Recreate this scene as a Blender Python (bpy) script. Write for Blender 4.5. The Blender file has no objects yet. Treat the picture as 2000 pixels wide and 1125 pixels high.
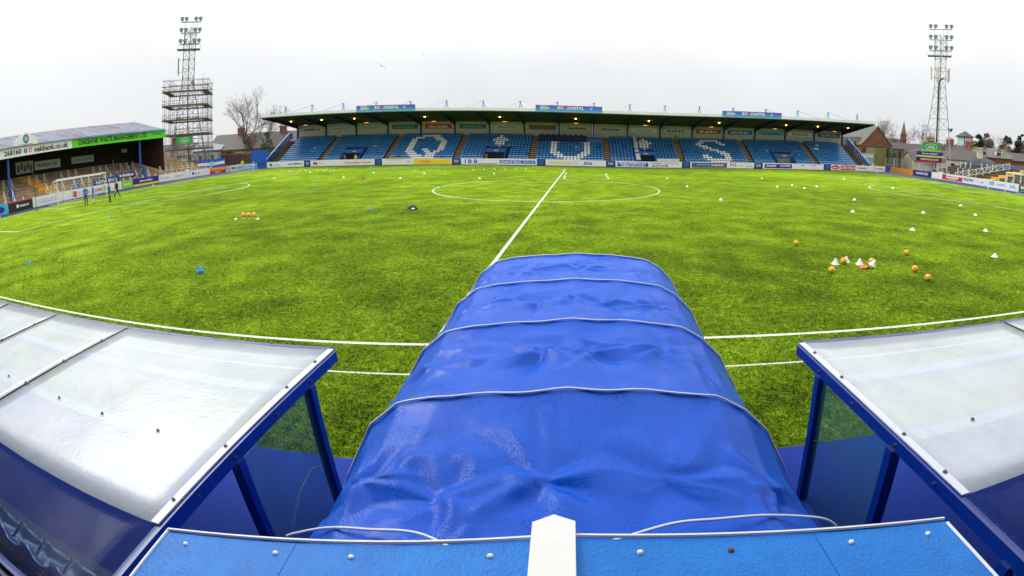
import bpy, bmesh, math, random
from mathutils import Vector, Matrix, noise
random.seed(7)
sc = bpy.context.scene
col = sc.collection

# ---------------------------------------------------------------- camera
# very wide stitched-panorama lens: radial polynomial, optical axis off the frame centre
cd = bpy.data.cameras.new('camera'); cam = bpy.data.objects.new('camera', cd); col.objects.link(cam); sc.camera = cam
CP = Vector((2.8185, -8.2729, 3.7226)); YAW, PITCH, ROLL = .1353, -.1701, .0216
LENS = (1.1575, -.3026, .1724, -.0225)
f_ = Vector((math.sin(YAW)*math.cos(PITCH), math.cos(YAW)*math.cos(PITCH), math.sin(PITCH)))
r_ = Vector((math.cos(YAW), -math.sin(YAW), 0)); u_ = r_.cross(f_)
r2, u2 = math.cos(ROLL)*r_ + math.sin(ROLL)*u_, -math.sin(ROLL)*r_ + math.cos(ROLL)*u_
M = Matrix((r2, u2, -f_)).transposed().to_4x4(); M.translation = CP
cam.matrix_world = M
cd.type = 'PANO'; cd.panorama_type = 'FISHEYE_LENS_POLYNOMIAL'
cd.sensor_fit = 'HORIZONTAL'; cd.sensor_width = 36; cd.fisheye_fov = math.radians(220)
cd.fisheye_polynomial_k0 = 0
cd.fisheye_polynomial_k1, cd.fisheye_polynomial_k2, cd.fisheye_polynomial_k3, cd.fisheye_polynomial_k4 = [-a/18**(i+1) for i, a in enumerate(LENS)]
cd.shift_x = -(1261.39-1000)/2000; cd.shift_y = -(562.5-436.96)/1125
cd.clip_start = .05; cd.clip_end = 4000

# ---------------------------------------------------------------- sky, sun, exposure
SUN_EL, SUN_AZ = math.radians(42), math.radians(305)       # diffuse winter light through cloud, from ahead and to the left
w = bpy.data.worlds.new('World'); sc.world = w; w.use_nodes = True
nt = w.node_tree; N = nt.nodes; K = nt.links
bg = N['Background']; bg.inputs['Strength'].default_value = 1.0
sky = N.new('ShaderNodeTexSky'); sky.sky_type = 'NISHITA'; sky.sun_disc = False
sky.sun_elevation = SUN_EL; sky.sun_rotation = SUN_AZ
tc = N.new('ShaderNodeTexCoord'); sx = N.new('ShaderNodeSeparateXYZ'); K.new(tc.outputs['Generated'], sx.inputs[0])
rmp = N.new('ShaderNodeValToRGB'); K.new(sx.outputs['Z'], rmp.inputs[0])           # overcast: brighter towards the zenith
e = rmp.color_ramp.elements
e[0].position = 0; e[0].color = (.80, .825, .86, 1); e[1].position = 1; e[1].color = (1, 1, 1, 1)
for p_, c_ in ((.07, (.86, .88, .905, 1)), (.15, (.95, .965, .98, 1)), (.27, (1.04, 1.04, 1.05, 1))):
    k = rmp.color_ramp.elements.new(p_); k.color = c_
br = N.new('ShaderNodeMapRange'); K.new(sx.outputs['Z'], br.inputs[0]); br.inputs[1].default_value = .15; br.inputs[2].default_value = 1; br.inputs[3].default_value = 1.0; br.inputs[4].default_value = 2.3
ns = N.new('ShaderNodeTexNoise'); ns.inputs['Scale'].default_value = 2.2; ns.inputs['Detail'].default_value = 5; K.new(tc.outputs['Generated'], ns.inputs[0])
nr = N.new('ShaderNodeMapRange'); K.new(ns.outputs['Fac'], nr.inputs[0]); nr.inputs[1].default_value = .3; nr.inputs[2].default_value = .7; nr.inputs[3].default_value = .92; nr.inputs[4].default_value = 1.05
mu = N.new('ShaderNodeMath'); mu.operation = 'MULTIPLY'; K.new(br.outputs[0], mu.inputs[0]); K.new(nr.outputs[0], mu.inputs[1])
cl = N.new('ShaderNodeVectorMath'); cl.operation = 'SCALE'; K.new(rmp.outputs['Color'], cl.inputs[0]); K.new(mu.outputs[0], cl.inputs['Scale'])
ss = N.new('ShaderNodeVectorMath'); ss.operation = 'SCALE'; K.new(sky.outputs[0], ss.inputs[0]); ss.inputs['Scale'].default_value = .10
mx = N.new('ShaderNodeMix'); mx.data_type = 'RGBA'; mx.inputs['Factor'].default_value = .95
K.new(ss.outputs[0], mx.inputs['A']); K.new(cl.outputs[0], mx.inputs['B']); K.new(mx.outputs['Result'], bg.inputs['Color'])
sl = bpy.data.lights.new('sun', 'SUN'); sl.energy = 1.5; sl.angle = math.radians(35); sl.color = (1, .97, .92)
so = bpy.data.objects.new('sun', sl); col.objects.link(so)
sd = Vector((math.sin(SUN_AZ)*math.cos(SUN_EL), math.cos(SUN_AZ)*math.cos(SUN_EL), math.sin(SUN_EL)))
so.rotation_euler = sd.to_track_quat('Z', 'Y').to_euler(); so.location = (0, 0, 60)
vs = sc.view_settings; vs.view_transform = 'Standard'; vs.look = 'None'; vs.exposure = 0.0; vs.gamma = 1; vs.use_curve_mapping = False
sc.render.engine = 'CYCLES'
sc.cycles.use_denoising = True
sc.cycles.max_bounces = 6; sc.cycles.transparent_max_bounces = 12; sc.cycles.caustics_reflective = False; sc.cycles.caustics_refractive = False

# ---------------------------------------------------------------- materials
MATS = {}
def mat(name, c, rough=.6, metal=0, var=0, vscale=4, bump=0, bscale=30, emit=None, c2=None, stretch=(1, 1, 1), coat=0, spec=.5):
    if name in MATS: return MATS[name]
    m = bpy.data.materials.new(name); m.use_nodes = True; n = m.node_tree.nodes; k = m.node_tree.links; b = n['Principled BSDF']
    b.inputs['Base Color'].default_value = (*c, 1); b.inputs['Roughness'].default_value = rough; b.inputs['Metallic'].default_value = metal
    b.inputs['Specular IOR Level'].default_value = spec; b.inputs['Coat Weight'].default_value = coat
    if var or bump:
        t = n.new('ShaderNodeTexCoord'); mp = n.new('ShaderNodeMapping'); mp.inputs['Scale'].default_value = stretch; k.new(t.outputs['Object'], mp.inputs[0])
    if var:
        z = n.new('ShaderNodeTexNoise'); z.inputs['Scale'].default_value = vscale; z.inputs['Detail'].default_value = 6; z.inputs['Roughness'].default_value = .65; k.new(mp.outputs[0], z.inputs[0])
        rr = n.new('ShaderNodeMapRange'); rr.inputs[1].default_value = .3; rr.inputs[2].default_value = .7; k.new(z.outputs['Fac'], rr.inputs[0])
        q = n.new('ShaderNodeMix'); q.data_type = 'RGBA'
        d = c2 or tuple(x*(1-var) for x in c)
        q.inputs['A'].default_value = (*c, 1); q.inputs['B'].default_value = (*d, 1); k.new(rr.outputs[0], q.inputs['Factor']); k.new(q.outputs['Result'], b.inputs['Base Color'])
    if bump:
        z2 = n.new('ShaderNodeTexNoise'); z2.inputs['Scale'].default_value = bscale; z2.inputs['Detail'].default_value = 4; k.new(mp.outputs[0], z2.inputs[0])
        bp = n.new('ShaderNodeBump'); bp.inputs['Strength'].default_value = bump; bp.inputs['Distance'].default_value = .02; k.new(z2.outputs['Fac'], bp.inputs['Height']); k.new(bp.outputs[0], b.inputs['Normal'])
    if emit: b.inputs['Emission Color'].default_value = (*emit[0], 1); b.inputs['Emission Strength'].default_value = emit[1]
    MATS[name] = m; return m
WHITE = mat('white_paint', (.8, .8, .79), .5, var=.1, vscale=2)
DWHITE = mat('weathered_white', (.74, .72, .68), .6, var=.25, vscale=3)
BLUE = mat('stand_blue_paint', (.012, .105, .42), .4, var=.3, vscale=3)
NAVY = mat('navy_steel', (.006, .02, .10), .45, var=.3, vscale=3)
DUGBLUE = mat('dugout_blue_steel', (.002, .028, .25), .32, var=.25, vscale=6, coat=.3)
STEEL = mat('galvanised_steel', (.33, .35, .36), .4, .6, var=.2)
DSTEEL = mat('dark_steel', (.05, .06, .065), .5, .3)
BLACK = mat('black_print', (.012, .012, .014), .6)
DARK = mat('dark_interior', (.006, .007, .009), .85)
CONC = mat('wet_concrete', (.17, .145, .115), .6, var=.5, vscale=1.2, bump=.3)
YEL = mat('yellow_paint', (.78, .40, .012), .6, var=.35, vscale=1.5)
SAND = mat('red_sandstone', (.26, .095, .045), .85, var=.55, vscale=2.2, bump=.5, bscale=9)
SLATE = mat('slate_roof', (.072, .060, .056), .6, var=.35, vscale=5, bump=.5, bscale=14)
CREAM = mat('cream_render', (.72, .64, .46), .8, var=.15)
STONE = mat('beige_stone', (.36, .25, .14), .85, var=.35, vscale=3)
GLASSD = mat('window_glass', (.03, .04, .05), .1)
BRICK = mat('chimney_brick', (.33, .12, .06), .85, var=.4, vscale=3)
POT = mat('chimney_pot', (.38, .15, .06), .8)
BARK = mat('bark', (.12, .085, .065), .9, var=.4, vscale=3)
TWIG = mat('twigs', (.17, .12, .10), .9, var=.3)
TWIGR = mat('reddish_twigs', (.17, .075, .05), .9, var=.3)
def pm(name, c, rough=.45): return mat('print_'+name, c, rough, var=.06, vscale=3)
P_RED = pm('red', (.55, .02, .03)); P_ORANGE = pm('orange', (.80, .27, .02)); P_YEL = pm('yellow', (.85, .60, .02)); P_CYAN = pm('cyan', (.05, .45, .75))
P_NAVY = pm('navy', (.015, .02, .22)); P_BLUE = pm('blue', (.02, .10, .55)); P_GREY = pm('grey', (.09, .10, .12)); P_GREEN = pm('green', (.03, .33, .05)); P_LIME = pm('lime', (.22, .62, .03))
P_TEXTG = pm('grey_text', (.32, .32, .34)); P_PINK = pm('pink', (.80, .03, .28)); P_LBLUE = pm('light_blue', (.28, .62, .85)); P_LGREY = pm('light_grey', (.55, .56, .56)); P_GOLD = pm('gold', (.62, .40, .06))

def mat_grass():
    m = bpy.data.materials.new('artificial_turf'); m.use_nodes = True; n = m.node_tree.nodes; k = m.node_tree.links; b = n['Principled BSDF']
    t = n.new('ShaderNodeTexCoord')
    def nz(scale, st, detail=5, rough=.6, dist=0):
        mp = n.new('ShaderNodeMapping'); mp.inputs['Scale'].default_value = st; k.new(t.outputs['Object'], mp.inputs[0])
        z = n.new('ShaderNodeTexNoise'); z.inputs['Scale'].default_value = scale; z.inputs['Detail'].default_value = detail; z.inputs['Roughness'].default_value = rough; z.inputs['Distortion'].default_value = dist; k.new(mp.outputs[0], z.inputs[0]); return z.outputs['Fac']
    def rng(s, a, c, lo=0, hi=1):
        r = n.new('ShaderNodeMapRange'); r.inputs[1].default_value = a; r.inputs[2].default_value = c; r.inputs[3].default_value = lo; r.inputs[4].default_value = hi; k.new(s, r.inputs[0]); return r.outputs[0]
    def mth(op, a, c):
        q = n.new('ShaderNodeMath'); q.operation = op
        for i, v in enumerate((a, c)):
            if isinstance(v, (int, float)): q.inputs[i].default_value = v
            else: k.new(v, q.inputs[i])
        return q.outputs[0]
    big = rng(nz(.06, (.7, 1, 1), 3, .5, .6), .34, .66)
    mid = rng(nz(.55, (1, 1, 1), 6, .70, .5), .34, .66)
    fine = rng(nz(7, (.75, 1, 1), 6, .78), .37, .63)
    blade = rng(nz(44, (.8, 1, 1), 4, .85), .37, .63)
    f1 = mth('ADD', mth('MULTIPLY', big, .18), mth('MULTIPLY', mid, .26))
    f2 = mth('ADD', mth('MULTIPLY', fine, .30), mth('MULTIPLY', blade, .26))
    s = mth('ADD', f1, f2)
    r = n.new('ShaderNodeValToRGB'); k.new(s, r.inputs[0]); e = r.color_ramp.elements
    e[0].position = .24; e[0].color = (.012, .035, .0005, 1); e[1].position = .84; e[1].color = (.56, .74, .08, 1)
    for p, c in ((.35, (.040, .100, .001, 1)), (.50, (.135, .260, .0015, 1)), (.64, (.27, .45, .005, 1))):
        x = e.new(p); x.color = c
    k.new(r.outputs[0], b.inputs['Base Color']); b.inputs['Roughness'].default_value = .9; b.inputs['Specular IOR Level'].default_value = .02; b.inputs['Sheen Weight'].default_value = .4; b.inputs['Sheen Roughness'].default_value = .35; b.inputs['Sheen Tint'].default_value = (.75, .95, .12, 1)
    bp = n.new('ShaderNodeBump'); bp.inputs['Strength'].default_value = .9; bp.inputs['Distance'].default_value = .03
    k.new(mth('ADD', fine, blade), bp.inputs['Height']); k.new(bp.outputs[0], b.inputs['Normal'])
    return m
GRASS = mat_grass()

def mat_tarp():
    m = bpy.data.materials.new('wet_blue_pvc'); m.use_nodes = True; n = m.node_tree.nodes; k = m.node_tree.links; b = n['Principled BSDF']
    b.inputs['Base Color'].default_value = (.0003, .085, .58, 1); b.inputs['Roughness'].default_value = .34; b.inputs['Specular IOR Level'].default_value = .20
    t = n.new('ShaderNodeTexCoord'); v = n.new('ShaderNodeTexVoronoi'); v.inputs['Scale'].default_value = 115; k.new(t.outputs['Object'], v.inputs[0])
    nz = n.new('ShaderNodeTexNoise'); nz.inputs['Scale'].default_value = 3.2; nz.inputs['Detail'].default_value = 5; k.new(t.outputs['Object'], nz.inputs[0])
    r = n.new('ShaderNodeMapRange'); r.inputs[1].default_value = .42; r.inputs[2].default_value = .10; k.new(v.outputs['Distance'], r.inputs[0])      # beads of water
    r2 = n.new('ShaderNodeMapRange'); r2.inputs[1].default_value = .38; r2.inputs[2].default_value = .62; k.new(nz.outputs['Fac'], r2.inputs[0])
    mu = n.new('ShaderNodeMath'); mu.operation = 'MULTIPLY'; k.new(r.outputs[0], mu.inputs[0]); k.new(r2.outputs[0], mu.inputs[1])
    bp = n.new('ShaderNodeBump'); bp.inputs['Strength'].default_value = .5; bp.inputs['Distance'].default_value = .009; k.new(mu.outputs[0], bp.inputs['Height']); k.new(bp.outputs[0], b.inputs['Normal'])
    rr = n.new('ShaderNodeMapRange'); rr.inputs[3].default_value = .24; rr.inputs[4].default_value = .32; k.new(r2.outputs[0], rr.inputs[0]); k.new(rr.outputs[0], b.inputs['Roughness'])
    return m
TARP = mat_tarp()

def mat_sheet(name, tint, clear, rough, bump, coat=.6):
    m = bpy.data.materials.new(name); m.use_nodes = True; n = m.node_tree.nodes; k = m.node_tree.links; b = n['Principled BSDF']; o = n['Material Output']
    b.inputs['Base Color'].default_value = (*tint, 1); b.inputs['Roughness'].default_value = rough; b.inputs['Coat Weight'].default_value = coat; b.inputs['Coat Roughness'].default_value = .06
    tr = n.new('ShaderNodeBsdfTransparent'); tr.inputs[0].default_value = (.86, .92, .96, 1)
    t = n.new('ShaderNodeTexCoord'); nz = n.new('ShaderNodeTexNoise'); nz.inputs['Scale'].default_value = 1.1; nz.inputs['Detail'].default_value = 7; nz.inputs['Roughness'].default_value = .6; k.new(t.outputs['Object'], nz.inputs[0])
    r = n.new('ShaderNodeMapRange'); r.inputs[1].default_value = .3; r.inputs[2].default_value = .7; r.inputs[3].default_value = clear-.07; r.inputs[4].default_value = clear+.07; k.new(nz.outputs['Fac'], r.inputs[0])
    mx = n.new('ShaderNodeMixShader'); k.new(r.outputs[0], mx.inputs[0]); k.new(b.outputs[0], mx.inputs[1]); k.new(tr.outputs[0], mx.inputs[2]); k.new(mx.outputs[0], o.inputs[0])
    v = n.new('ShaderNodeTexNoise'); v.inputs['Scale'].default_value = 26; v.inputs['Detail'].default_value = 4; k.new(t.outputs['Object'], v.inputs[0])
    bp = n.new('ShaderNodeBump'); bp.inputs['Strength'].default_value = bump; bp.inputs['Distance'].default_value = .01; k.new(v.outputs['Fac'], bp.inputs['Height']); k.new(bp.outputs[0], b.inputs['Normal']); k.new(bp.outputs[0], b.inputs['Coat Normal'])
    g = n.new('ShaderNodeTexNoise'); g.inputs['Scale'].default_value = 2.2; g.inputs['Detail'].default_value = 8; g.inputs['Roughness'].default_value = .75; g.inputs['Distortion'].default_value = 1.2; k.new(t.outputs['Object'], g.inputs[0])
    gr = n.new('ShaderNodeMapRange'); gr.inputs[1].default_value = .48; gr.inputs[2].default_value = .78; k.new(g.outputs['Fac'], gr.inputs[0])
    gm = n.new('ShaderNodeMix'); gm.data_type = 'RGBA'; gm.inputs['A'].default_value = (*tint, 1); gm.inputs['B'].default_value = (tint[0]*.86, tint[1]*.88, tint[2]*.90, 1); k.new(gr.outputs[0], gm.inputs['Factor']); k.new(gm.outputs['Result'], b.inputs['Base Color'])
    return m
SKYSHEEN = mat_sheet('sky_sheen_polycarbonate', (.82, .85, .89), .48, .30, .3, .8)  # white of the reflected sky is put into the sheet's own colour
CLEAR = mat_sheet('clear_polycarbonate', (.012, .02, .06), .93, .08, .2, .05)
SIDEGL = mat_sheet('side_glazing', (.05, .16, .13), .74, .08, .1, .3)

def mat_led():
    m = bpy.data.materials.new('purple_blue_print'); m.use_nodes = True; n = m.node_tree.nodes; k = m.node_tree.links; b = n['Principled BSDF']
    t = n.new('ShaderNodeTexCoord'); s = n.new('ShaderNodeSeparateXYZ'); k.new(t.outputs['Generated'], s.inputs[0])
    r = n.new('ShaderNodeValToRGB'); k.new(s.outputs['Z'], r.inputs[0]); e = r.color_ramp.elements
    e[0].position = 0; e[0].color = (.03, .42, .72, 1); e[1].position = 1; e[1].color = (.16, .06, .38, 1); x = e.new(.5); x.color = (.05, .16, .58, 1)
    k.new(r.outputs[0], b.inputs['Base Color']); b.inputs['Roughness'].default_value = .4
    return m
LED = mat_led()
def mat_rust():
    m = bpy.data.materials.new('rusty_sheet_roof'); m.use_nodes = True; n = m.node_tree.nodes; k = m.node_tree.links; b = n['Principled BSDF']
    t = n.new('ShaderNodeTexCoord'); mp = n.new('ShaderNodeMapping'); mp.inputs['Scale'].default_value = (.25, 1, .25); k.new(t.outputs['Object'], mp.inputs[0])
    z = n.new('ShaderNodeTexNoise'); z.inputs['Scale'].default_value = .8; z.inputs['Detail'].default_value = 8; z.inputs['Roughness'].default_value = .75; k.new(mp.outputs[0], z.inputs[0])
    r = n.new('ShaderNodeValToRGB'); k.new(z.outputs['Fac'], r.inputs[0]); e = r.color_ramp.elements
    e[0].position = .36; e[0].color = (.13, .16, .23, 1); e[1].position = .68; e[1].color = (.17, .055, .035, 1)
    for p, c in ((.47, (.19, .22, .29, 1)), (.55, (.17, .13, .16, 1))):
        x = e.new(p); x.color = c
    k.new(r.outputs[0], b.inputs['Base Color']); b.inputs['Roughness'].default_value = .7; b.inputs['Specular IOR Level'].default_value = .1
    return m
RUST = mat_rust()

# ---------------------------------------------------------------- builders
def wloc(o):
    v = Vector((0, 0, 0))
    while o: v += o.location; o = o.parent
    return v
def tag(o, label=None, cat=None, group=None, kind=None):
    if label: o['label'] = label
    if cat: o['category'] = cat
    if group: o['group'] = group
    if kind: o['kind'] = kind
    return o
def thing(name, label, cat, loc=(0, 0, 0), group=None):
    o = bpy.data.objects.new(name, None); o.empty_display_size = .3; col.objects.link(o); o.location = loc
    return tag(o, label, cat, group)
class MB:
    def __init__(s): s.v = []; s.f = []; s.m = []; s.cur = 0; s.smooth = False
    def add(s, vs, fs):
        n = len(s.v); s.v += [tuple(x) for x in vs]; s.f += [tuple(n+i for i in f) for f in fs]; s.m += [s.cur]*len(fs); return s
    def hexa(s, p):   # 8 points: bottom 4 ccw, top 4 ccw
        return s.add(p, [(3, 2, 1, 0), (4, 5, 6, 7), (0, 1, 5, 4), (1, 2, 6, 5), (2, 3, 7, 6), (3, 0, 4, 7)])
    def box(s, x0, x1, y0, y1, z0, z1):
        return s.hexa([(x0, y0, z0), (x1, y0, z0), (x1, y1, z0), (x0, y1, z0), (x0, y0, z1), (x1, y0, z1), (x1, y1, z1), (x0, y1, z1)])
    def slab(s, p0, p1, n, t, z0, z1, zz=None):  # upright panel from p0 to p1 (xy), thickness t along -n; zz: (z0,z1) at p1
        a, b = zz or (z0, z1); n = Vector((n[0], n[1])).normalized()*t
        return s.hexa([(p0[0], p0[1], z0), (p1[0], p1[1], a), (p1[0]-n.x, p1[1]-n.y, a), (p0[0]-n.x, p0[1]-n.y, z0), (p0[0], p0[1], z1), (p1[0], p1[1], b), (p1[0]-n.x, p1[1]-n.y, b), (p0[0]-n.x, p0[1]-n.y, z1)])
    def bar(s, p, q, w, h=None, up=(0, 0, 1)):
        p, q = Vector(p), Vector(q); d = (q-p).normalized(); h = h or w
        u = Vector(up)
        if abs(d.dot(u)) > .98: u = Vector((1, 0, 0))
        a = d.cross(u).normalized()*w/2; b = a.cross(d).normalized()*h/2
        return s.hexa([p-a-b, p+a-b, p+a+b, p-a+b, q-a-b, q+a-b, q+a+b, q-a+b])
    def tube(s, pts, r, n=6, r1=None, cap=True):
        pts = [Vector(p) for p in pts]; N_ = len(pts); vs = []; fs = []
        r1 = r if r1 is None else r1
        prev = None
        for i, p in enumerate(pts):
            d = (pts[min(i+1, N_-1)]-pts[max(i-1, 0)]).normalized()
            u = Vector((0, 0, 1)) if abs(d.z) < .95 else Vector((1, 0, 0))
            a = d.cross(u).normalized()
            if prev is not None and a.dot(prev) < 0: a = -a
            prev = a; b = a.cross(d).normalized(); rr = r+(r1-r)*i/max(1, N_-1)
            vs += [p+(a*math.cos(2*math.pi*j/n)+b*math.sin(2*math.pi*j/n))*rr for j in range(n)]
        for i in range(N_-1):
            for j in range(n): fs.append((i*n+j, i*n+(j+1) % n, (i+1)*n+(j+1) % n, (i+1)*n+j))
        if cap: fs += [tuple(range(n))[::-1], tuple(range((N_-1)*n, N_*n))]
        return s.add(vs, fs)
    def lathe(s, prof, c=(0, 0, 0), n=16):
        vs = []; fs = []
        for r, z in prof: vs += [(c[0]+r*math.cos(2*math.pi*j/n), c[1]+r*math.sin(2*math.pi*j/n), c[2]+z) for j in range(n)]
        for i in range(len(prof)-1):
            for j in range(n): fs.append((i*n+j, i*n+(j+1) % n, (i+1)*n+(j+1) % n, (i+1)*n+j))
        fs += [tuple(range(n))[::-1], tuple(range((len(prof)-1)*n, len(prof)*n))]
        return s.add(vs, fs)
    def prism(s, poly, d):  # planar polygon (3d points) extruded by vector d
        n = len(poly); d = Vector(d); a = [Vector(p) for p in poly]
        return s.add(a+[p+d for p in a], [tuple(range(n))[::-1], tuple(range(n, 2*n))]+[(i, (i+1) % n, n+(i+1) % n, n+i) for i in range(n)])
    def mesh(s, name, mats, off=(0, 0, 0)):
        me = bpy.data.meshes.new(name); ox = Vector(off)
        me.from_pydata([tuple(Vector(v)-ox) for v in s.v], [], s.f)
        for m in (mats if isinstance(mats, (list, tuple)) else [mats]): me.materials.append(m)
        if len(me.materials) > 1: me.polygons.foreach_set('material_index', s.m)
        if s.smooth: me.polygons.foreach_set('use_smooth', [True]*len(me.polygons))
        me.update()
        bm = bmesh.new(); bm.from_mesh(me); bmesh.ops.recalc_face_normals(bm, faces=bm.faces); bm.to_mesh(me); bm.free()
        return me
    def build(s, name, mats, parent=None, origin=None, local=False):
        if parent is not None: off = (0, 0, 0) if local else wloc(parent)
        else: off = origin if origin is not None else (0, 0, 0)
        if origin is not None and parent is not None: off = Vector(origin)
        o = bpy.data.objects.new(name, s.mesh(name, mats, off)); col.objects.link(o); o.parent = parent
        if origin is not None: o.location = Vector(origin)-(wloc(parent) if parent else Vector((0, 0, 0)))
        return o
def inst(name, me, loc, parent=None, rz=0, scale=None):
    o = bpy.data.objects.new(name, me); col.objects.link(o); o.parent = parent
    o.location = Vector(loc)-(wloc(parent) if parent else Vector((0, 0, 0))); o.rotation_euler = (0, 0, rz)
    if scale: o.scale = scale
    return o
def copy_tree(o, parent=None):
    c = o.copy(); col.objects.link(c); c.parent = parent
    for ch in o.children: copy_tree(ch, c)
    return c
ORD = ['first', 'second', 'third', 'fourth', 'fifth', 'sixth', 'seventh', 'eighth', 'ninth', 'tenth', 'eleventh', 'twelfth', 'thirteenth', 'fourteenth', 'fifteenth', 'sixteenth', 'seventeenth', 'eighteenth']

# lettering: queued, turned into meshes in one go at the end
TQ = []
def text(s, c, xd, W, H, m, parent, name='lettering', up=(0, 0, 1), lift=0):
    TQ.append((s, Vector(c), Vector(xd).normalized(), W, H, m, parent, name, Vector(up).normalized(), lift))
def flush_text():
    tmp = []
    for i, q in enumerate([q for q in TQ if q[0][0] == '#']):          # print too small to read: a row of blurred strokes
        s, c, xd, W, H, m, parent, name, up, lift = q; n = int(s[1:]); b = MB(); nn = xd.cross(up); x = -W/2; st = W/n
        for j in range(n):
            wd = st*random.uniform(.45, .85); h0 = -H/2; h1 = H*random.choice((.2, .3, .5))
            a = c+xd*x+nn*lift; v = [a+up*h0, a+xd*wd+up*h0, a+xd*wd+up*h1, a+up*h1]; b.add([p+nn*.003 for p in v], [(0, 1, 2, 3)]); x += st
        b.build('small_print', m, parent)['kind'] = 'stuff'
    TQ[:] = [q for q in TQ if q[0][0] != '#']
    for i, q in enumerate(TQ):
        cu = bpy.data.curves.new('t%d' % i, 'FONT'); cu.body = q[0]; cu.size = 1; cu.resolution_u = 2; cu.offset = .03; cu.align_x = 'LEFT'
        o = bpy.data.objects.new('t%d' % i, cu); col.objects.link(o); tmp.append(o)
    dg = bpy.context.evaluated_depsgraph_get(); dg.update()
    for o, (s, c, xd, W, H, m, parent, name, up, lift) in zip(tmp, TQ):
        me = bpy.data.meshes.new_from_object(o.evaluated_get(dg))
        xs = [v.co.x for v in me.vertices] or [0, 1]; ys = [v.co.y for v in me.vertices] or [0, 1]
        x0, x1, y0, y1 = min(xs), max(xs), min(ys), max(ys); kx = W/max(x1-x0, 1e-6); ky = H/max(y1-y0, 1e-6)
        n = xd.cross(up)*lift; off = wloc(parent)
        for v in me.vertices:
            v.co = c + xd*((v.co.x-(x0+x1)/2)*kx) + up*((v.co.y-(y0+y1)/2)*ky) + n - off
        me.materials.clear(); me.materials.append(m)
        t = bpy.data.objects.new(name, me); col.objects.link(t); t.parent = parent
    for o in tmp:
        cu = o.data; bpy.data.objects.remove(o); bpy.data.curves.remove(cu)

# ---------------------------------------------------------------- ground, pitch, lines
def sheet(name, pts, z, m, kind='structure'):
    o = MB().add([(x, y, z) for x, y in pts], [tuple(range(len(pts)))]).build(name, m); return tag(o, kind=kind)
ASPH = mat('wet_asphalt', (.055, .056, .058), .6, var=.3, vscale=.6)
CARPET = mat('blue_carpet', (.003, .045, .40), .9, var=.3, vscale=25, bump=.4, bscale=200)
TRACKB = mat('blue_track', (.008, .04, .19), .8, var=.3, vscale=1)
sheet('ground', [(-1500, -1500), (1500, -1500), (1500, 1500), (-1500, 1500)], -.03, mat('rough_grass_ground', (.06, .075, .03), .9, var=.5, vscale=.05))
sheet('hardstanding', [(-75, -30), (78, -30), (78, 90), (-75, 90)], -.012, ASPH)
sheet('pitch', [(-51.2, -3.52), (52.6, -3.52), (52.6, 69.2), (-51.2, 69.2)], 0, GRASS)
sheet('carpet', [(-11, -9.5), (14, -9.5), (14, -3.5), (-11, -3.5)], .006, CARPET)
sheet('track', [(-51.3, 8), (-50.2, 8), (-52.2, 60), (-54.4, 60)], .004, TRACKB)
sheet('track', [(51.8, 18), (53.2, 18), (57.0, 52), (53.0, 52)], .004, TRACKB)
LINE = mat('line_paint', (.66, .70, .56), .8, var=.25, vscale=9)
W_ = 61.4; HL, HR = -49.6, 51.2
def strip(name, p, q, wd=.12, z=.004):
    p, q = Vector((*p, z)), Vector((*q, z)); n = (q-p).normalized().cross(Vector((0, 0, 1)))*wd/2
    return tag(MB().add([p-n, q-n, q+n, p+n], [(0, 1, 2, 3)]).build(name, LINE), kind='structure')
def arc(name, c, r, a0, a1, wd=.12, n=64, z=.0045):
    m = MB(); vs = []
    for i in range(n+1):
        a = a0+(a1-a0)*i/n
        vs += [(c[0]+(r-wd/2)*math.cos(a), c[1]+(r-wd/2)*math.sin(a), z), (c[0]+(r+wd/2)*math.cos(a), c[1]+(r+wd/2)*math.sin(a), z)]
    return tag(m.add(vs, [(2*i, 2*i+1, 2*i+3, 2*i+2) for i in range(n)]).build(name, LINE), kind='structure')
strip('near_touchline', (HL, .0), (HR, .0), .10); strip('far_touchline', (HL, W_), (HR, W_), .09)
strip('halfway_line', (0, .07), (0, W_-.06), .125, .0055)
strip('near_boundary_line', (-30, -1.2), (34, -1.2), .05)
strip('left_goal_line', (HL, .06), (HL, W_-.06), .12, .006); strip('right_goal_line', (HR, .06), (HR, W_-.06), .12, .006)
arc('centre_circle', (0, W_/2), 9.15, 0, 2*math.pi, .105, 128, .0065)
for sgn, g, nm, d in ((1, HL, 'left', 15.0), (-1, HR, 'right', 15.6)):
    x = g+sgn*d; m_ = W_/2
    strip(nm+'_penalty_line', (x, m_-20.3), (x, m_+20.3), .11, .0055)
    for s in (-1, 1):
        strip(nm+'_penalty_side', (g+sgn*.07, m_+s*20.16), (x-sgn*.07, m_+s*20.16), .12)
        strip(nm+'_goal_area_side', (g+sgn*.07, m_+s*9.16), (g+sgn*5.2, m_+s*9.16), .12)
    strip(nm+'_goal_area_line', (g+sgn*5.3, m_-9.22), (g+sgn*5.3, m_+9.22), .12, .0055)
    a = math.acos((d-11)/9.15)
    arc(nm+'_penalty_arc', (g+sgn*11, m_), 9.15, (-a if sgn > 0 else math.pi-a), (a if sgn > 0 else math.pi+a), .11, 32, .0065)

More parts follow.
